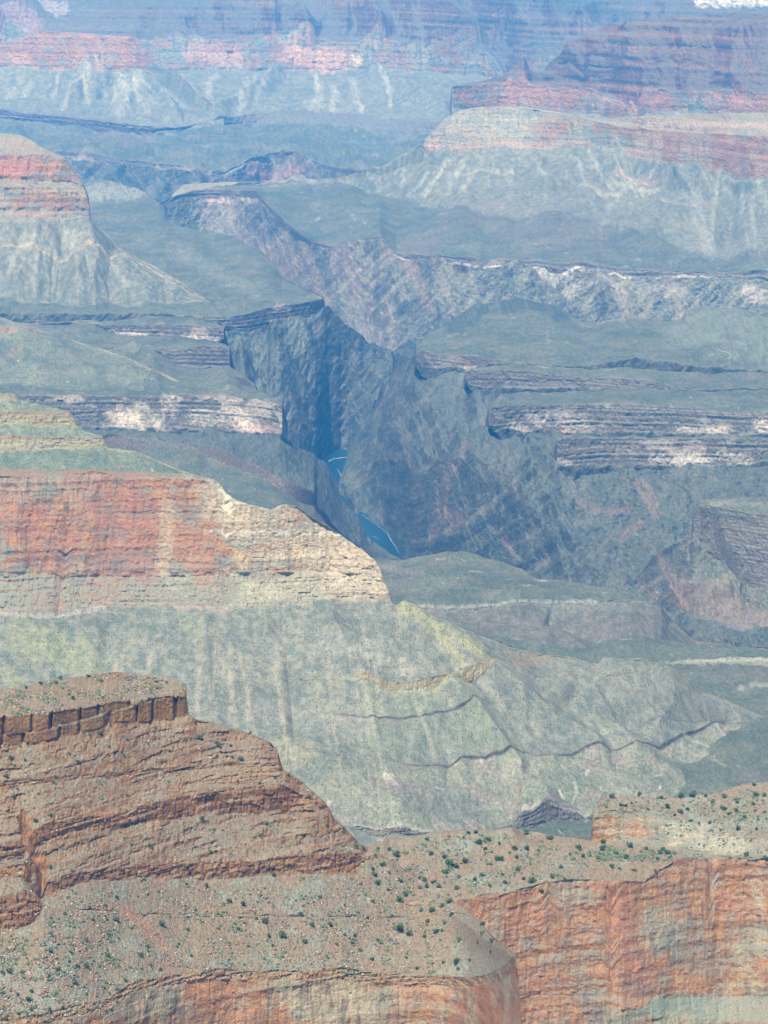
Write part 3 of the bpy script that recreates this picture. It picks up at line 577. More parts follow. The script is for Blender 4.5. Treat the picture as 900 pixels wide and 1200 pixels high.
# ------------------------------------------------------------------ right side: platforms and right wall of the gorge
R0 = {468:418,490:401,520:383,540:371,557:358,575:352,590:350,612:348,630:352,650:356,680:375,700:378,740:378,780:380,820:376,860:372,900:368,960:362}
sheet('right_gorge_wall', 'great dark rock wall right of the river, streaked with pink and tan', 392, 960, [
    dict(v={392:572,398:562,408:534,420:510,437:477,455:447,462:432,470:419,490:416,500:428,562:431,570:451,588:453,596:500,600:503,655:504,700:543,723:544,849:545,900:539,960:537}, z={392:20,398:15,408:10,420:60,437:130,455:190,466:260,482:330,500:366,562:360,588:352,600:345,655:342,700:336,960:338}),
    dict(v={392:573,400:565,408:550,420:530,437:512,450:505,573:505,590:506.5,650:507.5,700:545,960:546}, z={392:NAN,446:NAN,450:180,470:233,500:280,540:310,573:326,590:338,960:338}),
    dict(v={392:574,400:565.5,408:566,420:560,437:556,450:548,653:549,700:550,960:551}, z={392:NAN,446:NAN,450:138,470:192,500:240,540:277,573:297,600:308,640:318,660:330,960:335}),
    dict(v={392:575,400:566,408:584,423:602,437:612,457:626,467:648,480:657,500:662,560:672,620:676,660:690,700:702,740:712,780:725,820:745,900:765,960:775},
         z={392:-3,396:-3,400:14,417:14,423:-4,467:-4,482:20,500:50,560:110,620:160,700:200,780:220,960:230}, fix=1),
    dict(v={392:600,467:670,560:700,700:740,960:820}, dn=0.35)],
    [('schist', dict(pink=0.55))] * 3 + [('schist', {})], k=0.95, du=1.1, dv=1.0, back=(0.6, 300), px=2.0, rg=0.5, rw=1.2, sm=16, fans=[(480, 640, 520, 660, 20, 12, 11, -0.5, None, 14, 700), (420, 560, 460, 600, 18, 12, 10, -0.5, None, 15, 560)],
    ridges=[([(656,552),(605,574),(560,607),(535,645)], 60, 34), ([(574,506),(540,550),(510,600),(495,650)], 55, 30), ([(500,440),(470,500),(440,560)], 45, 26), ([(545,470),(505,530),(462,590)], -40, 20), ([(625,515),(580,560),(530,620)], -50, 20), ([(657,560),(640,600),(600,655)], 30, 46),
            ([(770,560),(745,620),(700,695)], 40, 44), ([(715,570),(690,620),(665,670)], -12, 40)],
    patches=[([(548,530),(530,560),(518,600),(508,640)], 8, (0.30,0.205,0.16), 0.6), ([(680,592),(735,612)], 7, (0.34,0.21,0.165), 0.6), ([(748,580),(768,612)], 9, (0.36,0.24,0.20), 0.6), ([(525,610),(540,616)], 7, (0.40,0.24,0.19), 0.7), ([(592,632),(602,652)], 5, (0.34,0.20,0.17), 0.6), ([(750,630),(730,650)], 6, (0.40,0.25,0.21), 0.5), ([(656,545),(670,580)], 12, (0.24,0.23,0.21), 0.6),
             ([(500,434),(560,445)], 10, (0.20,0.23,0.20), 0.6), ([(575,470),(565,500)], 9, (0.22,0.24,0.2), 0.5)])
level('right_platform', 'far right platform with a dark rounded hill on its far edge and a short blocky rim', 488, 960, R0,
    {468:432,488:418,496:413,530:416,560:417,590:425,600:427,660:429,760:432,960:436}, {468:433,488:424,496:431,550:433,565:429,590:426,600:428,960:437}, {488:385,500:402}, wh=0.3, fl=1, sm=30,
    zlip={488:335,520:380,557:408,590:425,630:430,662:410,668:404,780:404,900:425,960:440},
    ridges=[([(566,354),(520,388),(485,415)], 8, 14), ([(800,372),(900,395)], 26, 30), ([(700,388),(800,374),(860,385)], 16, 18), ([(960,380),(820,420),(720,440)], 22, 30)],
    patches=[([(545,432),(560,434)], 3, (0.60,0.45,0.40), 0.8), ([(530,385),(567,360),(620,356),(655,368)], 13, (0.055,0.08,0.07), 0.8), ([(700,372),(728,378)], 7, (0.38,0.29,0.25), 0.8), ([(860,370),(900,372)], 3, (0.5,0.42,0.3), 0.7), ([(800,390),(900,410)], 26, (0.33,0.37,0.28), 0.45), ([(497,420),(500,428)], 4, (0.08,0.08,0.09), 0.7)])
level('right_platform', 'second right platform with a low thinly layered dark rim', 546, 960, {546:433,552:432,573:429,600:429,960:438}, {546:437,552:434,620:436,667:441,755:446,790:455,960:456}, {546:448,552:454,587:456,667:456,779:457,800:457,960:458}, 399, wh=0.2, fl=1)
level('right_platform', 'third right platform with pale blotches in its long layered rim', 573, 960, {573:472,576:468,587:458,667:457.5,779:458.5,960:459}, {573:480,576:476,640:474,740:475,900:484,960:488}, {573:500,620:507,653:508,741:508,881:510,960:512}, 396, wh=0.45, fl=1, dn=2.8,
    patches=[([(622,488),(632,496)], 7, (0.58,0.51,0.44), 0.8), ([(645,492),(682,496)], 10, (0.54,0.48,0.43), 0.75), ([(655,506),(672,507)], 4, (0.60,0.33,0.24), 0.8), ([(600,497),(612,503)], 6, (0.6,0.5,0.44), 0.7), ([(890,498),(900,500)], 9, (0.78,0.68,0.56), 0.95), ([(795,503),(850,504)], 5, (0.60,0.52,0.46), 0.8), ([(700,476),(900,486)], 2, (0.45,0.42,0.34), 0.6), ([(646,480),(648,500)], 4, (0.09,0.08,0.09), 0.7)])
level('right_platform', 'lowest right platform with white rock exposed along the foot of its rim', 653, 960, {653:514,660:511,741:509.5,881:511.5,960:513}, {653:517,660:514,741:513,900:514.5,960:515}, {653:542,660:546,723:547,849:548,900:542,960:540}, 394, wh=0.7, fl=1, dn=2.8,
    patches=[([(765,537),(830,538)], 7, (0.58,0.52,0.45), 0.75), ([(845,534),(875,540)], 8, (0.58,0.52,0.45), 0.75)])
sheet('gorge_spur', 'near left shoulder of the gorge dropping to the blue river', -60, 480, [
    dict(v={-60:505,0:502,85:505,120:506,200:508,328:512,340:520,365:534,385:547,391:560,401:588,421:608,431:630,437:637,458:651,475:659,480:662}, z={-60:340,328:325,340:290,385:70,393:30,403:12,423:8,475:6}, fix=1),
    dict(v={-60:522,0:520,85:520,120:518,160:514,200:516,250:528,300:542,330:558,350:566,368:573,372:590,390:615,410:635,430:650,445:656,475:663}, z={-60:400,300:395,350:390,368:385,372:370,390:260,410:170,430:80,445:40,475:0}),
    dict(v={-60:530,0:530,120:530,200:530,300:553,330:572,350:586,368:590,372:596,390:622,410:642,430:656,445:660,480:668}, dn=2.0),
    dict(v={-60:620,330:620,372:640,430:670,480:690}, z={-60:380,330:370,372:330,430:180,480:80}), dict(v=740, dn=0.3)],
    [('schist', dict(pink=0.3)), ('tonto', {}), ('tonto', {}), ('tonto', {})], k=0.85, du=1.1, dv=1.1, back=(0.9, 160), px=1.9, fr=1,
    ridges=[([(110,515),(170,522),(230,545)], 14, 14), ([(240,508),(270,524)], 14, 12)], patches=[([(340,572),(366,582)], 9, (0.26,0.19,0.16), 0.9), ([(150,520),(240,524)], 10, (0.23,0.23,0.20), 0.6)])
# yellow ledges
G0 = {-60:458,0:460,18:462,24:468,80:481,86:487,90:500,100:506,120:511,123:520,126:524,160:529,200:546,240:560}
sheet('yellow_ledges', 'yellow green ledges with orange caps above the big red cliff', -60, 240, [
    dict(v=G0, up=0.5), dict(v={-60:481,0:482,80:483,86:488,90:500.4,120:511.4,126:524.3,160:529.3,240:560.2}, up=3.0), dict(v={-60:498,0:498,80:500,90:501,120:512,126:524.6,160:529.6,240:560.3}, up=0.45), dict(v={-60:508,0:509,50:513,121:513,126:525,160:530,240:560.5}, up=2.6),
    dict(v={-60:531,0:530,60:528,122:523,126:526,160:531,240:561}, z={-60:490,126:485,160:470,240:430}), dict(v=575, dn=0.25)],
    [('talus', dict(gul=3, mul=(1.0,1.05,0.8))), ('muav', dict(mul=(1.15,1.12,0.75))), ('talus', dict(gul=3, mul=(0.95,1.05,0.8))), ('muav', dict(mul=(1.15,1.12,0.75))), ('tonto', dict(mul=(1.3,1.35,1.1)))], k=0.65, du=1.15, back=(0.5, 400), px=1.6, fr=1,
    patches=[([(-20,484),(84,486)], 2.6, (0.44,0.28,0.16), 0.8), ([(-20,511),(121,515)], 3, (0.40,0.27,0.18), 0.7), ([(0,521),(100,521)], 6, (0.50,0.47,0.30), 0.7), ([(0,492),(80,494)], 6, (0.46,0.42,0.22), 0.7), ([(0,464),(16,466)], 4, (0.40,0.24,0.16), 0.8)])
# near right platform with a broken cliff
Q0 = {700:702,743:692,767:656,790:642,800:637,809:630,813:598,822:587,840:584,900:585,960:586}
sheet('right_bench', 'layered dark bench with a jagged cliff at the right edge', 700, 960, [
    dict(v=Q0, z={700:185,743:215,767:300,800:330,809:345,813:402,822:410,960:412}),
    dict(v={700:702.3,767:656.3,800:637.3,809:630.4,813:599,820:591,840:594,870:600,900:604,960:610}, z={700:184,743:214,767:299,800:329,809:344,813:400,820:402,960:402}),
    dict(v={700:702.6,767:656.6,800:638,809:631,813:627,833:655,867:672,875:687,900:689,960:692}, dn=1.6),
    dict(v={700:712,743:715,780:726,800:738,850:750,900:762,960:772}, dn=0.42), dict(v=840, dn=0.3)],
    [('tonto', dict(mul=(1.15,1.1,1.0))), ('tapeats', dict(white=0.1, ledge=3, T=8)), ('schist', dict(pink=1.0, mul=(1.35,1.25,1.15), amp=0.5)), ('schist', {})], k=0.8, du=1.0, dv=1.0, back=(0.6, 250), px=1.7, fl=1,
    ridges=[([(809,630),(767,656),(743,692)], 12, 10), ([(860,690),(800,700),(770,720)], 22, 16), ([(835,600),(846,640),(872,680)], -26, 7), ([(822,592),(826,620)], -20, 5)],
    patches=[([(800,700),(860,720),(900,740)], 26, (0.33,0.23,0.185), 0.75), ([(745,690),(762,700)], 10, (0.36,0.25,0.2), 0.6), ([(770,660),(830,690)], 14, (0.22,0.22,0.20), 0.5), ([(850,735),(870,745)], 8, (0.16,0.17,0.17), 0.7), ([(835,590),(900,594)], 4, (0.40,0.40,0.31), 0.5)])
# hump of platform in the middle
M0 = {425:650,445:655,469:656,500:650,524:647,556:649,590:656,613:664,630:676,660:682,700:688,743:696,765:702,775:708,787:724,800:739,815:749,860:757,960:767}
sheet('platform_hump', 'rounded grey green platform hump in the centre in front of the gorge', 425, 960, [
    dict(v=M0, z={425:385,524:405,630:392,775:388,783:340,815:300,860:295,960:290}),
    dict(v={425:700,475:709,555:716,579:712,602:705,683:706,740:702,770:708,787:724.4,815:749.4,860:757.4,960:767.4}, z={425:392,775:384,783:338,815:298,960:288}),
    dict(v={425:706,475:715,555:721,579:716,602:709,683:710,740:706,775:714,783:728,815:751,960:768}, dn=0.8),
    dict(v={425:722,500:732,540:745,600:760,683:772,743:768,780:764,820:770,960:784}, dn=0.26), dict(v=830, dn=0.2)],
    [('tonto', {}), ('tapeats', dict(white=0.5, ledge=2, T=4)), ('talus', dict(gul=5, mul=(0.74,0.70,0.70))), ('tonto', {})], k=0.7, du=1.1, dv=1.05, back=(0.45, 500), px=1.4, fr=0,
    ridges=[([(525,655),(556,700)], 8, 40), ([(640,720),(700,745)], -14, 20), ([(560,735),(640,750)], 10, 14)],
    patches=[([(475,708),(555,714),(579,711),(602,704),(700,706)], 2.2, (0.50,0.48,0.39), 0.7), ([(628,679),(642,682)], 3, (0.5,0.45,0.36), 0.8), ([(445,664),(470,669),(495,672)], 4, (0.33,0.27,0.24), 0.7), ([(640,712),(740,712)], 5, (0.29,0.30,0.24), 0.6), ([(560,730),(760,742)], 14, (0.255,0.215,0.19), 0.5)])
sheet('near_platform', 'smooth blue green platform at right centre between two ridges', 470, 960, [
    dict(v={470:735,541:741,600:749,640:756,683:757,715:752,743:749,780:751,840:757,900:761,960:764}, z={470:400,960:398}),
    dict(v={470:780,700:781,800:775,850:770,900:771,960:771}, z=392), dict(v={470:781,700:782,800:778,850:778,900:781,960:782}, dn=0.6), dict(v={470:850,700:850,960:845}, z=382), dict(v=1000, z=372), dict(v=1040, dn=0.3)],
    [('tonto', dict(mul=(0.9,0.95,0.95))), ('tapeats', dict(white=0.4, ledge=2, T=4, mul=(1.3,1.3,1.2))), ('tonto', {}), ('tonto', {}), ('tonto', {})], k=0.6, du=1.2, dv=1.2, back=(0.3, 500), px=1.2,
    patches=[([(805,774),(850,773),(900,773)], 3, (0.48,0.47,0.37), 0.55), ([(868,808),(884,803),(905,805)], 4, (0.50,0.50,0.40), 0.6), ([(850,785),(900,795)], 8, (0.28,0.24,0.2), 0.5)])

# ------------------------------------------------------------------ big red promontory, its skirt, and the green ledged slopes
E0 = {-60:548,0:549,60:551,110:551,150:553,210:554,235:558,250:561,262:570,270:580,276:586,290:590,318:598,326:594,335:592,348:595,362:604,385:617,405:631,425:645,440:657,446:668,452:685,457:692,459:706,464:712,480:717,500:727,530:734,561:744,602:759,628:768,657:768,700:779,732:779,755:777,770:782,802:803,842:818,877:832,900:842,960:860}
E1 = dict(E0); E1.update({-60:557,0:558,60:560,150:560,210:559,235:562,250:564,262:572})
for q in E1:
    if q > 262: E1[q] = E0[q] + 0.4
E2 = {-60:671,0:672,100:675,200:673,300:672,400:672,440:673,447:676,452:686,457:693,459:706.6,464:712.6}
E3 = {-60:719,0:720,50:716,100:712,200:711,300:713,340:708,380:703,430:703,452:706,459:709,464:713.4}
for q in E0:
    if q > 464: E2[q] = E0[q] + 0.8; E3[q] = E0[q] + 1.4
Ez = {-60:585,457:585}
for q_, d_ in {464:4775,480:4785,500:4800,530:4825,561:4850,602:4880,628:4900,657:4920,700:4940,732:4950,755:4960,770:4970,802:5010,842:5060,877:5110,900:5110,960:5000}.items():
    Ez[q_] = H - d_ * Tn(E0.get(q_, 760) + 1.4)
zR = {458:NAN}; zR.update({a: b for a, b in Ez.items() if a >= 459})
def ez(off): return {a: b + off for a, b in zR.items() if a >= 459}
sheet('red_promontory', 'long red and buff cliff promontory over a grey debris skirt and green ledged slopes', -60, 960, [
    dict(v=E0, z={-60:NAN, 458:NAN, **ez(1.0)}, up=0.18), dict(v=E1, z={-60:NAN, 458:NAN, **ez(0.6)}, up=3.2), dict(v=E2, z={-60:NAN, 458:NAN, **ez(0.3)}, up=1.25),
    dict(v=E3, z=Ez),
    dict(v={-60:800,0:800,300:800,405:797,427:796,469:801,500:795,524:792,553:787,590:788,640:796}, clip=True, dn={-60:.56,560:.5,640:.36}),
    dict(v={-60:800.6,300:800.6,405:798,432:807,469:813,527:808,553:803,580:790,640:797}, clip=True, dn=1.6),
    dict(v={-60:836,400:837,472:841,498:835,545:832,568:825,600:828,700:850}, clip=True, dn=0.44), dict(v={-60:836.5,390:837.5,405:839.5,472:844,498:838,545:835,562:829,575:825.4,600:828.3,700:850.3}, clip=True, dn=2.5),
    dict(v={-60:892,400:892,432:892,524:898,542:886,608:887,640:884,741:880,800:862,850:845,877:838,960:862}, dn={-60:.38,600:.36,760:.16,960:.1}),
    dict(v={-60:892.5,420:892.5,432:894.6,524:900.6,542:888.6,608:889.6,640:886.4,741:882.6,800:864,850:846.5,877:839,960:863}, dn=2.2),
    dict(v={-60:960,380:960,400:966,440:972,500:975,560:975,600:966,612:951,650:946,700:947,800:955,960:965}, dn={-60:.2,600:.17,750:.08,960:.05}),
    dict(v={-60:975,380:975,400:972,440:979,500:982,560:984,600:975,612:968,650:975,700:980,960:985}, dn=1.5), dict(v=1075, dn=0.45)],
    [('soil', dict(red=0.1, k=0.8)), ('redwall', dict(red=0.62, veg=0.7)), ('muav', dict(ledge=4, T=9)), ('talus', dict(gul=2.6)), ('muav', dict(mul=(1.0,1.0,0.8), ledge=2)), ('talus', dict(gul=2.2)), ('tapeats', dict(white=0)), ('talus', dict(gul=3)), ('tapeats', dict(white=0)), ('tonto', dict(mul=(1.75,1.6,1.6))), ('tapeats', dict(white=0.3, T=6, ledge=4)), ('talus', dict(gul=8))],
    k=0.62, du=1.05, dv=1.05, back=(0.9, 260), px=1.05, fans=[(-40, 440, 722, 960, 46, 1.6, 8, 0.22, (0.46, 0.40, 0.28), 9), (380, 520, 718, 950, 18, 1.4, 8, 0.5, (0.47, 0.44, 0.33), 10, 400), (470, 700, 790, 950, 18, 1.3, 8, 0.6, (0.40, 0.40, 0.29), 11, 560), (680, 880, 800, 930, 10, 1.3, 9, 0.6, (0.38, 0.38, 0.28), 12, 740)],
    ridges=[([(464,713),(500,737),(545,765),(600,805),(640,840),(700,878)], 18, 26), ([(380,715),(410,770),(430,800)], 12, 26), ([(650,800),(690,826),(725,855),(747,880)], 13, 28), ([(664,812),(700,838),(735,848),(790,880),(860,925)], -13, 20), ([(770,785),(800,815),(830,840)], 14, 22),
            ([(520,800),(560,835),(600,890),(640,940)], 16, 24), ([(330,880),(400,905),(470,955)], 12, 36), ([(700,779),(745,790),(790,830),(770,855)], 10, 40), ([(610,905),(670,930),(700,960)], -14, 18), ([(240,720),(250,860)], 8, 20), ([(130,720),(120,800)], -9, 16), ([(330,720),(345,860)], -8, 16), ([(265,700),(265,560)], -5, 8), ([(68,720),(76,650),(80,600)], -7, 9)],
    patches=[([(20,590),(60,640)], 38, (0.50,0.20,0.12), 0.55), ([(110,570),(160,610),(150,650)], 46, (0.46,0.19,0.125), 0.65), ([(225,640),(240,665)], 26, (0.54,0.27,0.15), 0.65), ([(195,590),(192,665)], 11, (0.60,0.46,0.28), 0.85), ([(262,582),(330,615),(430,665)], 40, (0.56,0.48,0.34), 0.95), ([(270,600),(300,650),(400,665)], 26, (0.56,0.47,0.32), 0.8), ([(262,575),(268,592)], 10, (0.75,0.66,0.50), 0.8),
             ([(280,655),(285,660)], 9, (0.62,0.42,0.22), 0.8), ([(345,635),(352,650)], 10, (0.66,0.50,0.30), 0.8), ([(380,622),(430,660)], 14, (0.58,0.47,0.32), 0.6), ([(240,622),(440,628)], 2.4, (0.60,0.56,0.46), 0.8), ([(300,692),(440,690)], 16, (0.60,0.53,0.36), 0.6), ([(60,640),(76,660)], 13, (0.21,0.17,0.14), 0.5), ([(100,655),(135,662)], 14, (0.20,0.17,0.15), 0.5), ([(20,655),(45,662)], 10, (0.22,0.18,0.16), 0.5),
             ([(-20,718),(60,722),(120,713)], 4, (0.58,0.48,0.40), 0.8), ([(205,712),(270,714)], 3, (0.54,0.36,0.28), 0.8),
             ([(30,750),(100,775)], 28, (0.40,0.42,0.20), 0.65), ([(8,790),(20,800)], 12, (0.42,0.44,0.22), 0.6), ([(225,730),(232,745)], 12, (0.38,0.42,0.24), 0.4), ([(475,722),(510,742),(560,772)], 12, (0.50,0.48,0.22), 0.85), ([(520,762),(545,790)], 7, (0.54,0.51,0.28), 0.8), ([(420,770),(480,785)], 14, (0.50,0.48,0.38), 0.6), ([(380,760),(440,765)], 18, (0.46,0.45,0.38), 0.5),
             ([(429,800),(469,806),(524,796),(555,791),(640,774)], 5, (0.42,0.29,0.155), 0.85), ([(596,770),(636,771)], 7, (0.42,0.30,0.16), 0.7), ([(440,812),(550,808)], 5, (0.48,0.44,0.27), 0.8), ([(440,825),(540,822),(600,880)], 20, (0.32,0.36,0.22), 0.6), ([(440,862),(560,862)], 24, (0.29,0.33,0.22), 0.6),
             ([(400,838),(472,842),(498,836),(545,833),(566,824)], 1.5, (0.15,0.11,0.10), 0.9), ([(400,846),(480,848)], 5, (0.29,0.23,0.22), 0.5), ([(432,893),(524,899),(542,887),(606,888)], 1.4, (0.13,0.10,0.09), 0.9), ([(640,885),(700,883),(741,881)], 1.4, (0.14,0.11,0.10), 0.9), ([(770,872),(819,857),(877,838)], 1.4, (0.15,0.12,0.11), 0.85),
             ([(660,785),(760,800),(840,840)], 34, (0.37,0.36,0.27), 0.5), ([(600,790),(660,830),(735,878)], 16, (0.38,0.38,0.28), 0.6), ([(330,880),(350,890)], 22, (0.44,0.40,0.22), 0.55), ([(300,830),(420,850)], 20, (0.46,0.43,0.34), 0.4), ([(390,920),(450,945)], 14, (0.40,0.37,0.26), 0.4), ([(470,930),(560,940)], 22, (0.24,0.20,0.20), 0.35), ([(250,740),(262,790)], 8, (0.48,0.42,0.33), 0.5), ([(330,730),(318,800)], 7, (0.50,0.45,0.36), 0.6), ([(356,712),(350,750)], 6, (0.50,0.45,0.36), 0.5),
             ([(802,862),(835,876),(862,885),(877,897),(872,912),(862,922)], 2.2, (0.50,0.52,0.42), 0.85), ([(658,897),(672,912),(676,924),(668,935),(672,943)], 2.2, (0.50,0.50,0.42), 0.8), ([(400,966),(440,971),(500,974),(560,975)], 2, (0.55,0.48,0.38), 0.8), ([(430,975),(560,980)], 2.5, (0.30,0.20,0.17), 0.7), ([(612,950),(690,946)], 1.6, (0.56,0.52,0.44), 0.8), ([(615,960),(690,965)], 10, (0.19,0.15,0.15), 0.6)])

# ------------------------------------------------------------------ foreground: right shelf and cliff, pale bluff, and the stepped red butte
sheet('pale_bluff', 'pale rounded bluff with scattered shrubs at the right edge', 690, 960, [
    dict(v={690:989,692:986,695:952,700:940,706:936,713:933,748:933,788:935,809:932,841:930,858:924,873:918,900:916,960:914}, up=0.25),
    dict(v={690:989.3,692:986.3,695:956,700:952,720:951,750:954,775:961,820:974,880:983,960:990}, up={690:3,740:2.4,800:1.2,960:0.9}), dict(v={690:989.6,697:987,740:987,765:990,800:997,860:1000,900:1004,960:1008}, z=735), dict(v=1040, dn=0.3)],
    [('soil', dict(red=-0.1)), ('redwall', dict(red=0.1, amp=0.6)), ('soil', {})], k=0.5, du=1.0, dv=1.0, back=(1.2, 200), px=0.7, fl=1,
    patches=[([(735,970),(755,975)], 11, (0.56,0.29,0.16), 0.75), ([(700,965),(720,975)], 12, (0.58,0.50,0.34), 0.6), ([(790,975),(860,992)], 18, (0.54,0.50,0.37), 0.7), ([(720,940),(840,938)], 6, (0.44,0.36,0.29), 0.5), ([(880,925),(900,935)], 10, (0.44,0.32,0.25), 0.4)])
FR0 = {395:1000,425:990,450:988,480:984,510:979,540:975,580:974,620:974,660:982,690:986,720:991,760:993,800:998,840:1002,880:1003,960:1005}
sheet('shrub_shelf', 'sandy shelf dotted with shrubs above an orange cliff at lower right', 395, 960, [
    dict(v=FR0, up=0.10), dict(v={395:1030,480:1010,620:1000,700:1004,800:1004,960:1007}, up=0.18), dict(v={395:1060,540:1052,553:1050,600:1044,640:1035,680:1031,720:1031,755:1034,785:1012,800:1004,900:1007,960:1010}, z=760),
    dict(v=1168, dn=3.4),
    dict(v={395:1168.4,700:1169,740:1180,780:1192,960:1200}, dn={395:3.4,690:3.2,780:0.7,960:0.6}), dict(v=1300, dn=3.2)],
    [('soil', dict(rub=0.6, red=-0.12)), ('soil', dict(rub=0.6, red=-0.1)), ('redwall', dict(red=0.72, amp=0.9, veg=0.3)), ('redwall', dict(red=0.5, veg=0.9)), ('redwall', dict(red=0.55))], k=0.5, du=1.0, dv=0.95, back=(0.8, 200), px=0.62,
    ridges=[([(450,1000),(520,990),(600,985)], 9, 20), ([(480,1030),(560,1010),(700,1005)], -8, 16), ([(553,1052),(566,1080)], -8, 6), ([(718,1035),(716,1140)], -9, 10), ([(835,1005),(830,1070)], -9, 8), ([(640,1040),(648,1100)], 7, 14)],
    patches=[([(560,1056),(600,1052),(660,1040),(750,1036)], 5, (0.40,0.17,0.10), 0.75), ([(790,1012),(870,1014)], 8, (0.38,0.17,0.105), 0.8), ([(600,1080),(640,1075)], 24, (0.56,0.28,0.15), 0.75), ([(725,1060),(740,1120),(745,1160)], 26, (0.52,0.24,0.13), 0.85), ([(610,1140),(640,1190)], 26, (0.53,0.26,0.145), 0.7), ([(850,1058),(870,1062)], 14, (0.62,0.30,0.17), 0.8), ([(660,1060),(680,1056)], 12, (0.50,0.45,0.33), 0.6),
             ([(800,1100),(830,1130)], 24, (0.27,0.265,0.21), 0.75), ([(880,1110),(860,1095)], 16, (0.33,0.30,0.22), 0.7), ([(680,1170),(700,1190)], 14, (0.22,0.19,0.165), 0.7), ([(735,1150),(760,1160)], 10, (0.24,0.20,0.16), 0.6), ([(872,1135),(884,1150)], 12, (0.54,0.42,0.26), 0.7), ([(885,1040),(890,1060)], 9, (0.60,0.50,0.36), 0.7), ([(690,1090),(700,1100)], 10, (0.32,0.29,0.23), 0.6), ([(830,1030),(832,1090)], 4, (0.18,0.14,0.12), 0.6),
             ([(640,1060),(643,1100)], 4, (0.25,0.22,0.18), 0.6), ([(655,1064),(656,1095)], 3, (0.25,0.21,0.17), 0.5), ([(470,1020),(520,1030)], 14, (0.43,0.27,0.19), 0.6), ([(560,1015),(610,1022)], 9, (0.36,0.30,0.25), 0.5), ([(780,1185),(880,1190)], 22, (0.33,0.36,0.27), 0.6)])
F0 = {-60:812,0:808,30:804,60:797,100:792,120:789,135:787,150:789,170:791,190:793,205:796,213:799,218:806,219:817,217.5:818,221:838,228:842,245:846,262:851,285:857,300:862,316:869,325:879,329:893,331:900,345:910,365:926,381:940,386:948,392:960,400:966,410:976,420:988,432:996,450:1008,480:1024,510:1042,540:1062,560:1078,575:1098,590:1112,603:1122,608:1150,611:1210,614:1280}
del F0[219]; del F0[217.5]; F0[219] = 820
F9 = {-60:1196,0:1192,60:1186,80:1181,128:1168,142:1158,160:1148,200:1144,240:1135,300:1138,384:1138,400:1135,467:1142,520:1142,549:1147,587:1138,603:1128,608:1151,611:1211,614:1281}
def FF(d, cut, off):
    r = {a: b for a, b in d.items() if a <= cut}
    r.update({a: b + off for a, b in F0.items() if a > cut}); return r
F1 = FF({-60:843,0:841,13:839,53:836,101:830,133:823,187:819,208:816,216:817}, 216, .4)
F2 = FF({-60:878,0:876,27:874,77:863,112:856,124:852,136:846,160:847,200:846,213:842,221:839.5}, 221, .8)
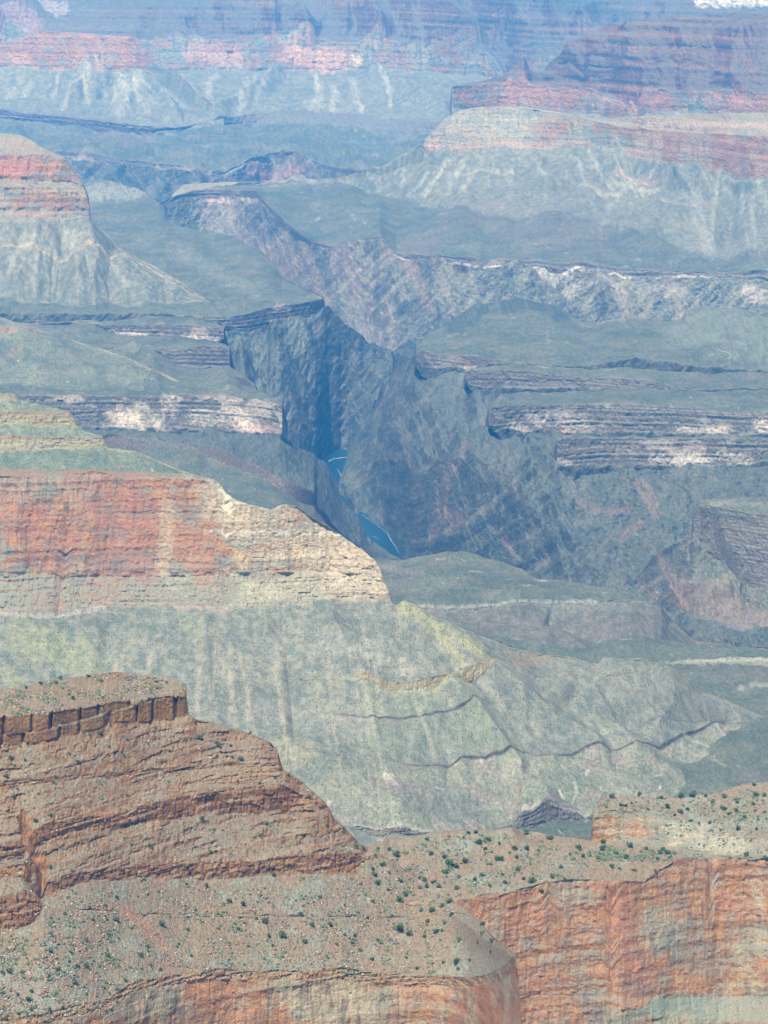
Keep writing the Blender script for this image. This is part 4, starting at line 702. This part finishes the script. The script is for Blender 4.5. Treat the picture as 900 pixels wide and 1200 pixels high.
sheet('stepped_butte', 'stepped red brown butte with a broken caprock and shrub dotted slopes at lower left', -60, 614, [
    dict(v=F0, up={-60:.22,210:.22,222:.5,430:.5}),
    dict(v=F1, up=2.8), dict(v=F2, up={-60:.62,300:.62,430:.5}),
    dict(v={-60:918,0:916,60:910,120:906,180:900,240:897,300:894,326:893,331:902}, clip=True, up=1.6), dict(v={-60:928,0:925,30:922,60:916,120:911,180:905,240:902,300:898,326:896.5,332:903}, clip=True, up=.6),
    dict(v={-60:995,0:993,26:990,31:976,51:966,88:959,150:954,172:941,240:930,300:925,333:921,341:926,350:931,375:938,386:949}, clip=True, up=3.0), dict(v={-60:1010,0:1009,26:1007,34:991,51:987,88:974,149:971,173:963,240:955,320:952,339:951,346:945,365:942,384:952,386:955}, clip=True, up=.55),
    dict(v={-60:1018,0:1017,28:1012,37:1036,56:1034,107:1020,184:1014,240:1011,300:1008,380:1001,419:1000,423:1001,430:1008}, clip=True, up=2.6), dict(v={-60:1032,0:1031,26:1029,38:1047,56:1048,107:1034,181:1028,240:1032,300:1026,380:1024,419:1024,423:1016,430:1012}, clip=True, up={-60:.62,400:.58,470:.3,600:.2}),
    dict(v={-60:1060,0:1058,20:1055,44:1051,50:1064,90:1066,200:1072,430:1075}, clip=True, up=3.0), dict(v={-60:1093,0:1092,20:1090,42:1080,50:1066,90:1067,200:1073,430:1076}, clip=True, up={-60:.6,400:.58,470:.3,600:.2}),
    dict(v=F9, z={-60:760,100:758,200:752,300:743,384:736,467:728,549:724,587:725,603:719,608:716}),
    dict(v={-60:1215,0:1212,60:1206,80:1196,128:1182,160:1160,200:1156,240:1147,300:1150,384:1150,467:1154,549:1158,587:1150,603:1140,608:1156,611:1212,614:1282}, dn=1.3),
    dict(v=1290, dn=4.0)],
    [('supai', dict(ledge=2, amp=0.7)), ('supai', dict(wd=30, T=60, bA=3.2, ledge=0.5, band=0.2, mul=(0.88,0.96,0.85))), ('supai', dict(ledge=5.5, T=10, amp=1.15, patchy=1)), ('supai', dict(ledge=3, T=5, amp=0.7)), ('supai', dict(ledge=5.5, T=9, amp=1.15, patchy=1)),
     ('supai', dict(ledge=3, T=12)), ('supai', dict(ledge=5.5, T=9, amp=1.15, patchy=1)), ('supai', dict(ledge=3, T=8)), ('soil', dict(red=0.05)), ('supai', dict(ledge=3, T=9)), ('soil', dict(red=0.04)), ('supai', dict(ledge=3, T=5, mul=(1.05,1.15,1.2))), ('redwall', dict(red=0.6, amp=0.8, veg=0.3))],
    k=0.5, du=1.0, dv=0.95, back=(0.8, 250), px=0.6,
    ridges=[([(47,1050),(50,1010),(33,985),(30,960)], -10, 9), ([(0,1045),(30,1050)], 6, 20), ([(430,1000),(500,1060),(600,1130)], 5, 20), ([(131,840),(131,850)], -5, 3)],
    patches=[([(120,790),(150,791)], 9, (0.36,0.165,0.11), 0.85), ([(150,1068),(175,1090),(195,1115)], 9, (0.50,0.245,0.155), 0.75), ([(180,1130),(200,1140)], 9, (0.48,0.27,0.17), 0.5), ([(60,846),(80,852)], 7, (0.13,0.10,0.09), 0.6), ([(0,860),(60,858)], 12, (0.34,0.17,0.10), 0.5), ([(50,1040),(110,1030)], 6, (0.13,0.085,0.07), 0.6), ([(40,1008),(45,1040)], 8, (0.12,0.08,0.07), 0.6),  # last dark patch here: alcove shade put into the rock colour
             ([(110,955),(150,960)], 8, (0.50,0.26,0.15), 0.6), ([(360,1008),(418,1010)], 9, (0.47,0.24,0.13), 0.7), ([(10,1070),(30,1075)], 16, (0.38,0.19,0.11), 0.7), ([(315,885),(326,888)], 9, (0.25,0.135,0.10), 0.7), ([(250,870),(300,880)], 12, (0.36,0.27,0.20), 0.5), ([(230,1160),(280,1175)], 22, (0.52,0.27,0.15), 0.7), ([(330,1168),(350,1180)], 12, (0.52,0.46,0.32), 0.7), ([(410,1165),(430,1190)], 14, (0.56,0.48,0.32), 0.6),
             ([(470,1160),(500,1165)], 14, (0.50,0.25,0.14), 0.7), ([(550,1130),(590,1150)], 18, (0.42,0.41,0.32), 0.6), ([(110,1178),(150,1190)], 16, (0.38,0.30,0.20), 0.6), ([(200,1170),(215,1195)], 9, (0.28,0.29,0.22), 0.7), ([(0,1150),(60,1170)], 26, (0.36,0.33,0.27), 0.5), ([(460,1020),(500,1030)], 14, (0.42,0.25,0.17), 0.6)])

# ------------------------------------------------------------------ river
def flat_poly(name, pts, z, mat):
    me = bpy.data.meshes.new(name); me.from_pydata([(x, y, z) for x, y in pts], [], [tuple(range(len(pts)))]); me.materials.append(mat)
    o = bpy.data.objects.new(name, me); C.collection.objects.link(o); o['kind'] = 'structure'; return o
wm = bpy.data.materials.new('river_water'); wm.use_nodes = True; wb = wm.node_tree.nodes['Principled BSDF']
wb.inputs['Base Color'].default_value = (0.004, 0.03, 0.055, 1); wb.inputs['Roughness'].default_value = 0.35; wb.inputs['Specular IOR Level'].default_value = 0.12
def wp(u, v, z=0.0):
    y = (H - z) / Tn(v); return (y * XR(u, v), y)
riv = flat_poly('river', [wp(360, 525), wp(425, 525), wp(425, 560), wp(500, 640), wp(500, 690), wp(420, 690), wp(372, 600)], 0.5, wm)
riv['label'] = 'dark blue river at the bottom of the gorge'
# pale shoals along the banks
sm = bpy.data.materials.new('gravel_bar'); sm.use_nodes = True; sb = sm.node_tree.nodes['Principled BSDF']; sb.inputs['Base Color'].default_value = (0.24, 0.25, 0.24, 1); sb.inputs['Roughness'].default_value = 0.9
def ribbon(name, pts, wd, seed):
    r = random.Random(seed); L = []; Rr = []
    fine = []
    for i in range(len(pts) - 1):
        for t in np.linspace(0, 1, 9)[:-1]: fine.append((pts[i][0] + (pts[i+1][0] - pts[i][0]) * t, pts[i][1] + (pts[i+1][1] - pts[i][1]) * t))
    fine.append(pts[-1])
    for i, (u, v) in enumerate(fine):
        u += r.uniform(-.5, .5); v += r.uniform(-.5, .5); h = wd * r.uniform(0.15, 1.0)
        L.append(wp(u - h * .6, v - h * .35)); Rr.append(wp(u + h * .6, v + h * .35))
    me = bpy.data.meshes.new(name); n = len(fine)
    vs = [(x, y, 1.3) for x, y in L] + [(x, y, 1.3) for x, y in Rr] + [(x, y, -2) for x, y in L] + [(x, y, -2) for x, y in Rr]
    fs = []
    for i in range(n - 1):
        fs.append((i, i + 1, n + i + 1, n + i)); fs.append((i, 2 * n + i, 2 * n + i + 1, i + 1)); fs.append((n + i + 1, 3 * n + i + 1, 3 * n + i, n + i))
    me.from_pydata(vs, [], fs); me.materials.append(sm); o = bpy.data.objects.new(name, me); C.collection.objects.link(o); o['kind'] = 'structure'; return o
ribbon('river_bank', [(424,603),(437,613),(448,620),(455,626),(458,634),(463,640),(467,648)], 1.3, 1)['label'] = 'broken white line of gravel along the right river bank'
ribbon('river_bank', [(385,541),(391,538),(398,537),(406,536)], 1.0, 2)['label'] = 'white gravel line at the far bend of the river'
ribbon('river_bank', [(396,550),(399,556),(400,562)], 1.0, 3)['label'] = 'small white gravel bar on the right of the far bend'
ribbon('river_bank', [(436,629),(440,630),(444,633)], 0.8, 4)['label'] = 'small white riffle in the near river reach'
# ground far below everything, out to the horizon
gm = bpy.data.materials.new('ground_rock'); gm.use_nodes = True; gm.node_tree.nodes['Principled BSDF'].inputs['Base Color'].default_value = (0.25, 0.2, 0.16, 1)
gr = flat_poly('ground', [(-30000, -3000), (30000, -3000), (30000, 70000), (-30000, 70000)], -60.0, gm); gr['label'] = 'lowest rock under the canyon'

# ------------------------------------------------------------------ haze
hb = bpy.data.meshes.new('haze'); x0, x1, y0, y1, z0, z1 = -32000, 32000, -4000, 72000, -62.0, 1760.0
hv = [(x, y, z) for z in (z0, z1) for y in (y0, y1) for x in (x0, x1)]
hb.from_pydata(hv, [], [(0,2,3,1), (4,5,7,6), (0,1,5,4), (2,6,7,3), (0,4,6,2), (1,3,7,5)])
ho = bpy.data.objects.new('haze', hb); C.collection.objects.link(ho); ho['kind'] = 'stuff'
hm = bpy.data.materials.new('haze_air'); hm.use_nodes = True; ht = hm.node_tree; ht.nodes.clear()
mo = ht.nodes.new('ShaderNodeOutputMaterial'); pv = ht.nodes.new('ShaderNodeVolumePrincipled')
pv.inputs['Color'].default_value = (*HAZE_COLOR, 1); pv.inputs['Density'].default_value = HAZE_DENSITY
pv.inputs['Absorption Color'].default_value = (1, 1, 1, 1); pv.inputs['Anisotropy'].default_value = 0.0
ht.links.new(pv.outputs[0], mo.inputs['Volume']); hb.materials.append(hm)
# ------------------------------------------------------------------ shrubs
def leaf_material(name, c0, c1):
    m = bpy.data.materials.new(name); m.use_nodes = True; t = m.node_tree; b = t.nodes['Principled BSDF']; b.inputs['Roughness'].default_value = 0.8
    tc = t.nodes.new('ShaderNodeTexCoord'); n = t.nodes.new('ShaderNodeTexNoise'); n.inputs['Scale'].default_value = 1.3; n.inputs['Detail'].default_value = 2
    oi = t.nodes.new('ShaderNodeObjectInfo'); ad = t.nodes.new('ShaderNodeMath'); ad.operation = 'ADD'
    mr = t.nodes.new('ShaderNodeMapRange'); mr.inputs[1].default_value = 0.4; mr.inputs[2].default_value = 1.6
    r = t.nodes.new('ShaderNodeMix'); r.data_type = 'RGBA'; r.inputs[6].default_value = (*c0, 1); r.inputs[7].default_value = (*c1, 1)
    t.links.new(tc.outputs['Object'], n.inputs['Vector']); t.links.new(n.outputs['Fac'], ad.inputs[0]); t.links.new(oi.outputs['Random'], ad.inputs[1])
    t.links.new(ad.outputs[0], mr.inputs[0]); t.links.new(mr.outputs[0], r.inputs[0]); t.links.new(r.outputs[2], b.inputs['Base Color']); return m
leafA = leaf_material('juniper_leaf', (0.028, 0.075, 0.022), (0.08, 0.135, 0.04))
leafB = leaf_material('grey_leaf', (0.07, 0.10, 0.075), (0.13, 0.15, 0.11))
bark = bpy.data.materials.new('bark'); bark.use_nodes = True; bark.node_tree.nodes['Principled BSDF'].inputs['Base Color'].default_value = (0.13, 0.10, 0.08, 1)
def shrub_mesh(name, seed, mat):
    """a low juniper about 1 m in radius: short forked stems and a crown of many leaf sprays"""
    r = random.Random(seed); vs = []; fs = []; mi = []
    for s in range(3):                                            # stems
        a = r.uniform(0, 6.28); tx, ty = 0.45 * math.cos(a), 0.45 * math.sin(a); b0 = len(vs)
        for (cx, cy, cz, rad) in ((0, 0, -0.35, .10), (tx * .5, ty * .5, 0.3, .07), (tx, ty, 0.85, .03)):
            for q in range(4): vs.append((cx + rad * math.cos(q * 1.57), cy + rad * math.sin(q * 1.57), cz))
        for l in range(2):
            for q in range(4):
                i = b0 + l * 4 + q; j = b0 + l * 4 + (q + 1) % 4; fs.append((i, j, j + 4, i + 4)); mi.append(1)
    lobes = [(r.uniform(-.45, .45), r.uniform(-.45, .45), r.uniform(.35, .95), r.uniform(.38, .62)) for _ in range(7)]
    for _ in range(230):                                          # leaf sprays through the volume of the lobes
        lx, ly, lz, lr = r.choice(lobes)
        d = Vector((r.gauss(0, 1), r.gauss(0, 1), r.gauss(0, .8))).normalized(); rad = lr * r.uniform(.45, 1.05)
        c = Vector((lx, ly, lz)) + d * rad
        if c.z < 0.02: c.z = 0.02 + r.random() * .1
        t = d.orthogonal().normalized(); bt = d.cross(t); an = r.uniform(0, 6.28)
        t, bt = t * math.cos(an) + bt * math.sin(an), bt * math.cos(an) - t * math.sin(an)
        sz = r.uniform(.11, .22); b0 = len(vs); tip = d * sz * r.uniform(.2, .9)
        for p in (c - t * sz, c - bt * sz * .6, c + t * sz, c + bt * sz * .6 + tip): vs.append(tuple(p))
        fs.append((b0, b0 + 1, b0 + 2, b0 + 3)); mi.append(0)
    me = bpy.data.meshes.new(name); me.from_pydata(vs, [], fs); me.materials.append(mat); me.materials.append(bark)
    me.polygons.foreach_set('material_index', mi); me.update(); return me
SM = [shrub_mesh('juniper', i, leafA) for i in range(6)]
POS = [(71,796,4),(103,793,4),(119,799,3),(180,788,3),(183,800,4),(184,807,3),(195,801,3),(177,809,2),(85,819,4),(121,819,3),(73,827,2),(23,834,2),(48,802,4),(65,801,4),(31,807,3),(105,863,4),(117,860,5),(147,850,3),(149,867,3),(183,854,3),(128,876,3),(145,886,4),(91,894,4),(81,884,3),(13,889,5),(29,891,3),(7,911,5),(65,911,3),(233,866,6),(226,839,3),(229,847,3),(172,859,2),(175,873,2),
(255,874,7),(267,859,3),(293,859,3),(317,874,3),(283,891,6),(270,875,3),(266,887,3),(272,888,4),(338,909,3),(362,934,3),(323,913,3),(304,919,3),(237,961,5),(312,967,5),(251,973,3),(383,968,3),(403,975,4),(355,947,2),
(149,933,4),(59,957,5),(42,963,5),(16,934,4),(21,925,3),(63,918,4),(176,993,5),(59,1017,4),(137,1052,4),(219,1037,3),(171,1041,2),(80,1053,3),
(105,1064,4),(136,1079,5),(126,1079,3),(109,1079,4),(127,1097,5),(101,1103,5),(61,1097,4),(59,1115,6),(83,1117,4),(127,1121,5),(189,1084,6),(220,1090,4),(220,1075,3),(173,1110,4),(210,1107,3),(165,1121,5),(176,1132,4),(224,1121,3),(188,1137,4),(68,1137,5),(91,1133,5),(101,1133,6),(57,1144,5),(12,1140,6),(3,1141,5),(26,1140,4),(88,1153,6),(33,1173,6),(37,1185,5),(37,1162,4),(21,1167,4),(58,1183,5),(22,1189,4),(147,1150,4),(136,1160,4),(81,1128,3),(81,1083,2),(3,1165,4),(7,1194,4),(13,1099,3),(76,1072,4),
(305,981,4),(321,1027,5),(242,1039,5),(269,1057,5),(285,1061,5),(259,1073,3),(311,1081,6),(301,1077,3),(315,1097,5),(331,1098,7),(320,1109,4),(353,1072,5),(365,1085,5),(357,1105,6),(387,1085,5),(394,1107,4),(375,1053,4),(404,1062,3),(418,994,5),(426,995,4),(437,1019,4),(439,1025,5),(442,1037,6),(449,1013,5),(437,1057,4),(443,1103,5),(416,1097,4),(413,1106,5),(431,1077,3),(440,1004,4),(456,1023,3),(455,1044,4),(291,1109,3),(256,1089,3),(279,1090,4),(404,1096,3),
(501,985,5),(465,1003,7),(443,996,4),(456,996,4),(505,1002,5),(520,1004,5),(460,1011,5),(447,1015,4),(440,1027,3),(469,1033,5),(475,1050,6),(491,1029,4),(497,1032,5),(500,1040,5),(508,1035,5),(514,1040,5),(492,1041,4),(528,1015,8),(535,1017,6),(545,1011,7),(521,1023,5),(538,1029,5),(565,1026,5),(556,1031,4),(535,1042,5),(574,1039,4),(585,1008,7),(589,1026,4),(607,1022,6),(624,1034,7),(613,1031,4),(592,1035,5),(634,1045,5),(647,1029,5),(657,1019,5),(573,986,5),(568,995,4),(561,989,6),(585,989,4),(603,996,5),(617,996,5),(605,1004,4),(617,978,6),(631,997,3),(644,983,6),(549,977,4),(557,977,4),(543,982,3),
(507,1068,7),(518,1063,5),(526,1058,6),(493,1067,4),(468,1091,9),(479,1095,7),(529,1073,5),(501,1080,4),(511,1093,5),(518,1091,4),(521,1083,4),(538,1103,6),(565,1085,6),(577,1105,6),(560,1105,4),(565,1095,5),(497,1098,4),(467,1055,6),(489,1056,4),
(489,1136,5),(535,1129,7),(551,1126,4),(537,1137,4),(519,1129,4),(507,1130,3),(575,1116,4),(436,1125,4),(476,1123,3),(422,1115,4),
(679,995,6),(707,996,6),(683,1004,4),(701,1007,4),(668,1002,3),(691,1001,3),(723,1001,4),(717,1017,5),(726,1019,4),(743,1021,4),(757,995,4),(773,1001,5),(781,1001,6),(777,997,5),(785,1006,4),(738,991,7),(707,988,6),(770,1007,3),(751,999,3),(734,1006,5),(768,1022,4),(897,1007,5),(875,1001,6),(782,947,5),(727,944,4),(733,945,4),(740,942,3),(797,952,5),(791,956,3),(806,949,4),(811,933,7),(797,935,7),(827,934,4),(835,941,5),(846,947,4),(849,949,5),(863,951,5),(872,958,4),(865,972,6),(854,955,4),(883,920,4),(886,933,6),(896,933,5),(809,963,4),(819,965,3),(832,965,4),(845,973,3),(883,943,4),(888,961,3),(887,972,3),(885,951,3),(896,952,3),(849,935,5),(864,941,4),(717,934,5),(749,932,5),(775,935,5),(759,949,3)]
us_f = np.array([0.0])
def where(u, v):
    f0 = float(dic(F0, np.array([float(u)]))[0])
    if u < 606 and v > f0 - 1.5: return 'stepped_butte'
    if u > 694 and v < float(dic({697:986,740:986,765:989,800:996,860:999,900:1003,960:1007}, np.array([float(u)]))[0]): return 'pale_bluff'
    return 'shrub_shelf'
def zone(u, v, s):
    if s == 'pale_bluff': return ('on the far edge of the pale bluff' if v < 938 else 'on the open slope of the pale bluff', 'shrubs on the pale bluff')
    if s == 'shrub_shelf':
        if u > 700: return ('on the pale strip under the bluff' , 'shrubs on the sandy shelf')
        if v < 992: return ('along the far edge of the sandy shelf', 'shrubs on the sandy shelf')
        if v > 1030: return ('near the orange cliff rim', 'shrubs on the sandy shelf')
        return ('in the middle of the sandy shelf', 'shrubs on the sandy shelf')
    if v < 845 and u < 217: return ('on top of the caprock', 'shrubs on the caprock')
    if v < 925 and u > 205: return ('right of the caprock', 'shrubs on the shoulder of the stepped butte')
    if v < 925: return ('on rubble just under the caprock', 'shrubs under the caprock')
    if v < 1045 and u < 425: return ('between the red ledges', 'shrubs between the red ledges')
    if u < 120: return ('on the lower left slope', 'shrubs on the lower slope')
    if u < 400: return ('on the broad lower slope', 'shrubs on the lower slope')
    return ('on the right flank', 'shrubs on the right flank')
NEARY = {}
rnd = random.Random(5)
def place(u, v, s, wpx, mesh):
    x, y, z, nz = pick(s, u, v)
    r = wpx * 0.5 * y / FPX * 1.5
    o = bpy.data.objects.new('juniper_shrub', mesh); C.collection.objects.link(o)
    o.location = (float(x), float(y), float(z) - 0.05 * r); o.scale = (r * rnd.uniform(.95, 1.25), r * rnd.uniform(.9, 1.2), r * rnd.uniform(.85, 1.15)); o.rotation_euler = (0, 0, rnd.uniform(0, 6.28))
    ph, g = zone(u, v, s)
    size = 'tiny' if wpx <= 3 else 'small' if wpx == 4 else 'medium' if wpx == 5 else 'large' if wpx <= 7 else 'biggest'
    o['label'] = '%s round dark green shrub %s' % (size, ph); o['category'] = 'shrub'; o['group'] = size + ' ' + g
for i, (u, v, wpx) in enumerate(POS[:300]):
    place(u, v, where(u, v), wpx, SM[i % 6])
ORD = 'first second third fourth fifth sixth seventh eighth ninth tenth eleventh twelfth thirteenth fourteenth fifteenth sixteenth seventeenth eighteenth nineteenth twentieth'.split()
ORD += ['twenty-' + q for q in ORD[:9]] + ['thirtieth'] + ['thirty-' + q for q in ORD[:9]]
same = {}
for o in C.objects:
    if o.get('category') == 'shrub': same.setdefault(o['label'], []).append(o)
for lb, L_ in same.items():
    if len(L_) > 1:
        L_.sort(key=lambda o: o.location.x / o.location.y)
        for i, o in enumerate(L_): o['label'] = lb.replace('round dark green', 'green') + ', ' + ('leftmost' if i == 0 else 'rightmost' if i == len(L_) - 1 else ORD[i] + ' from the left')
# the countless smaller scrub and loose stones, each kind one object
def scatter(name, label, n, seed, size, mat, regions, flat, seglen=8):
    r = np.random.RandomState(seed); V_ = []; F_ = []; k = 0; nb = 0
    base = np.array([(1,0,0),(0,1,0),(-1,0,0),(0,-1,0),(.5,.5,.8),(-.5,.5,.7),(-.5,-.5,.9),(.5,-.5,.75),(0,0,1.1)], float)
    fc = [(0,1,4),(1,5,4),(1,2,5),(2,6,5),(2,3,6),(3,7,6),(3,0,7),(0,4,7),(4,5,8),(5,6,8),(6,7,8),(7,4,8)]
    while k < n and nb < n * 12:
        nb += 1
        (s, u0, u1, v0, v1) = regions[r.randint(len(regions))]
        u, v = r.uniform(u0, u1), r.uniform(v0, v1)
        if where(u, v) != s: continue
        if fbm_s(u, v) < r.uniform(-.35, .3): continue
        f0 = v - float(dic(FR0 if s == 'shrub_shelf' else F0 if s == 'stepped_butte' else {690:990,695:952,713:934,841:931,900:917}, np.array([u]))[0])
        if f0 < 1.5: continue
        x, y, z, nz = pick(s, u, v)
        if nz < 0.62: continue
        q = size[0] * (size[1] / size[0]) ** (r.rand() ** 1.8)
        b = base * q * r.uniform(.75, 1.25, (9, 1)) * np.array([1, 1, flat]); a = r.uniform(0, 6.28); ca, sa = math.cos(a), math.sin(a)
        b = np.stack([b[:, 0] * ca - b[:, 1] * sa, b[:, 0] * sa + b[:, 1] * ca, b[:, 2] - 0.15 * q], 1) + np.array([x, y, z])
        V_.append(b); F_ += [tuple(9 * k + i for i in f) for f in fc]; k += 1
    me = bpy.data.meshes.new(name); me.from_pydata(np.concatenate(V_).tolist(), [], F_); me.materials.append(mat)
    o = bpy.data.objects.new(name, me); C.collection.objects.link(o); o['kind'] = 'stuff'; o['label'] = label
def fbm_s(u, v): return float(n2(np.array([u / 26.0]), np.array([v / 17.0]), 3)[0])
REG = [('stepped_butte', 0, 430, 850, 1190), ('stepped_butte', 0, 430, 1040, 1150), ('stepped_butte', 0, 140, 1060, 1195), ('stepped_butte', 400, 600, 990, 1145), ('shrub_shelf', 430, 700, 975, 1050), ('shrub_shelf', 690, 900, 990, 1010), ('pale_bluff', 700, 900, 920, 1000), ('stepped_butte', 0, 215, 790, 838)]
def stone(name, c0, c1):
    return leaf_material(name, c0, c1)
scatter('low_scrub', 'grey green low scrub speckling the near slopes', 3600, 1, (0.45, 1.25), leafB, REG, 0.8)
scatter('small_bushes', 'tiny dark green bushes speckling the near slopes', 1500, 2, (0.7, 1.7), leafA, REG, 1.0)
scatter('loose_stones', 'pale and red loose stones strewn over the near slopes', 2600, 3, (0.25, 1.1), stone('stone_pale', (0.28, 0.235, 0.18), (0.42, 0.36, 0.28)), REG[:4] + REG[:1] + REG[7:], 0.7)
scatter('red_rubble', 'red brown rubble blocks fallen on the near slopes', 3000, 4, (0.3, 1.7), stone('stone_red', (0.14, 0.075, 0.045), (0.27, 0.16, 0.095)), REG[:3] + REG[:1] + REG[7:], 0.7)
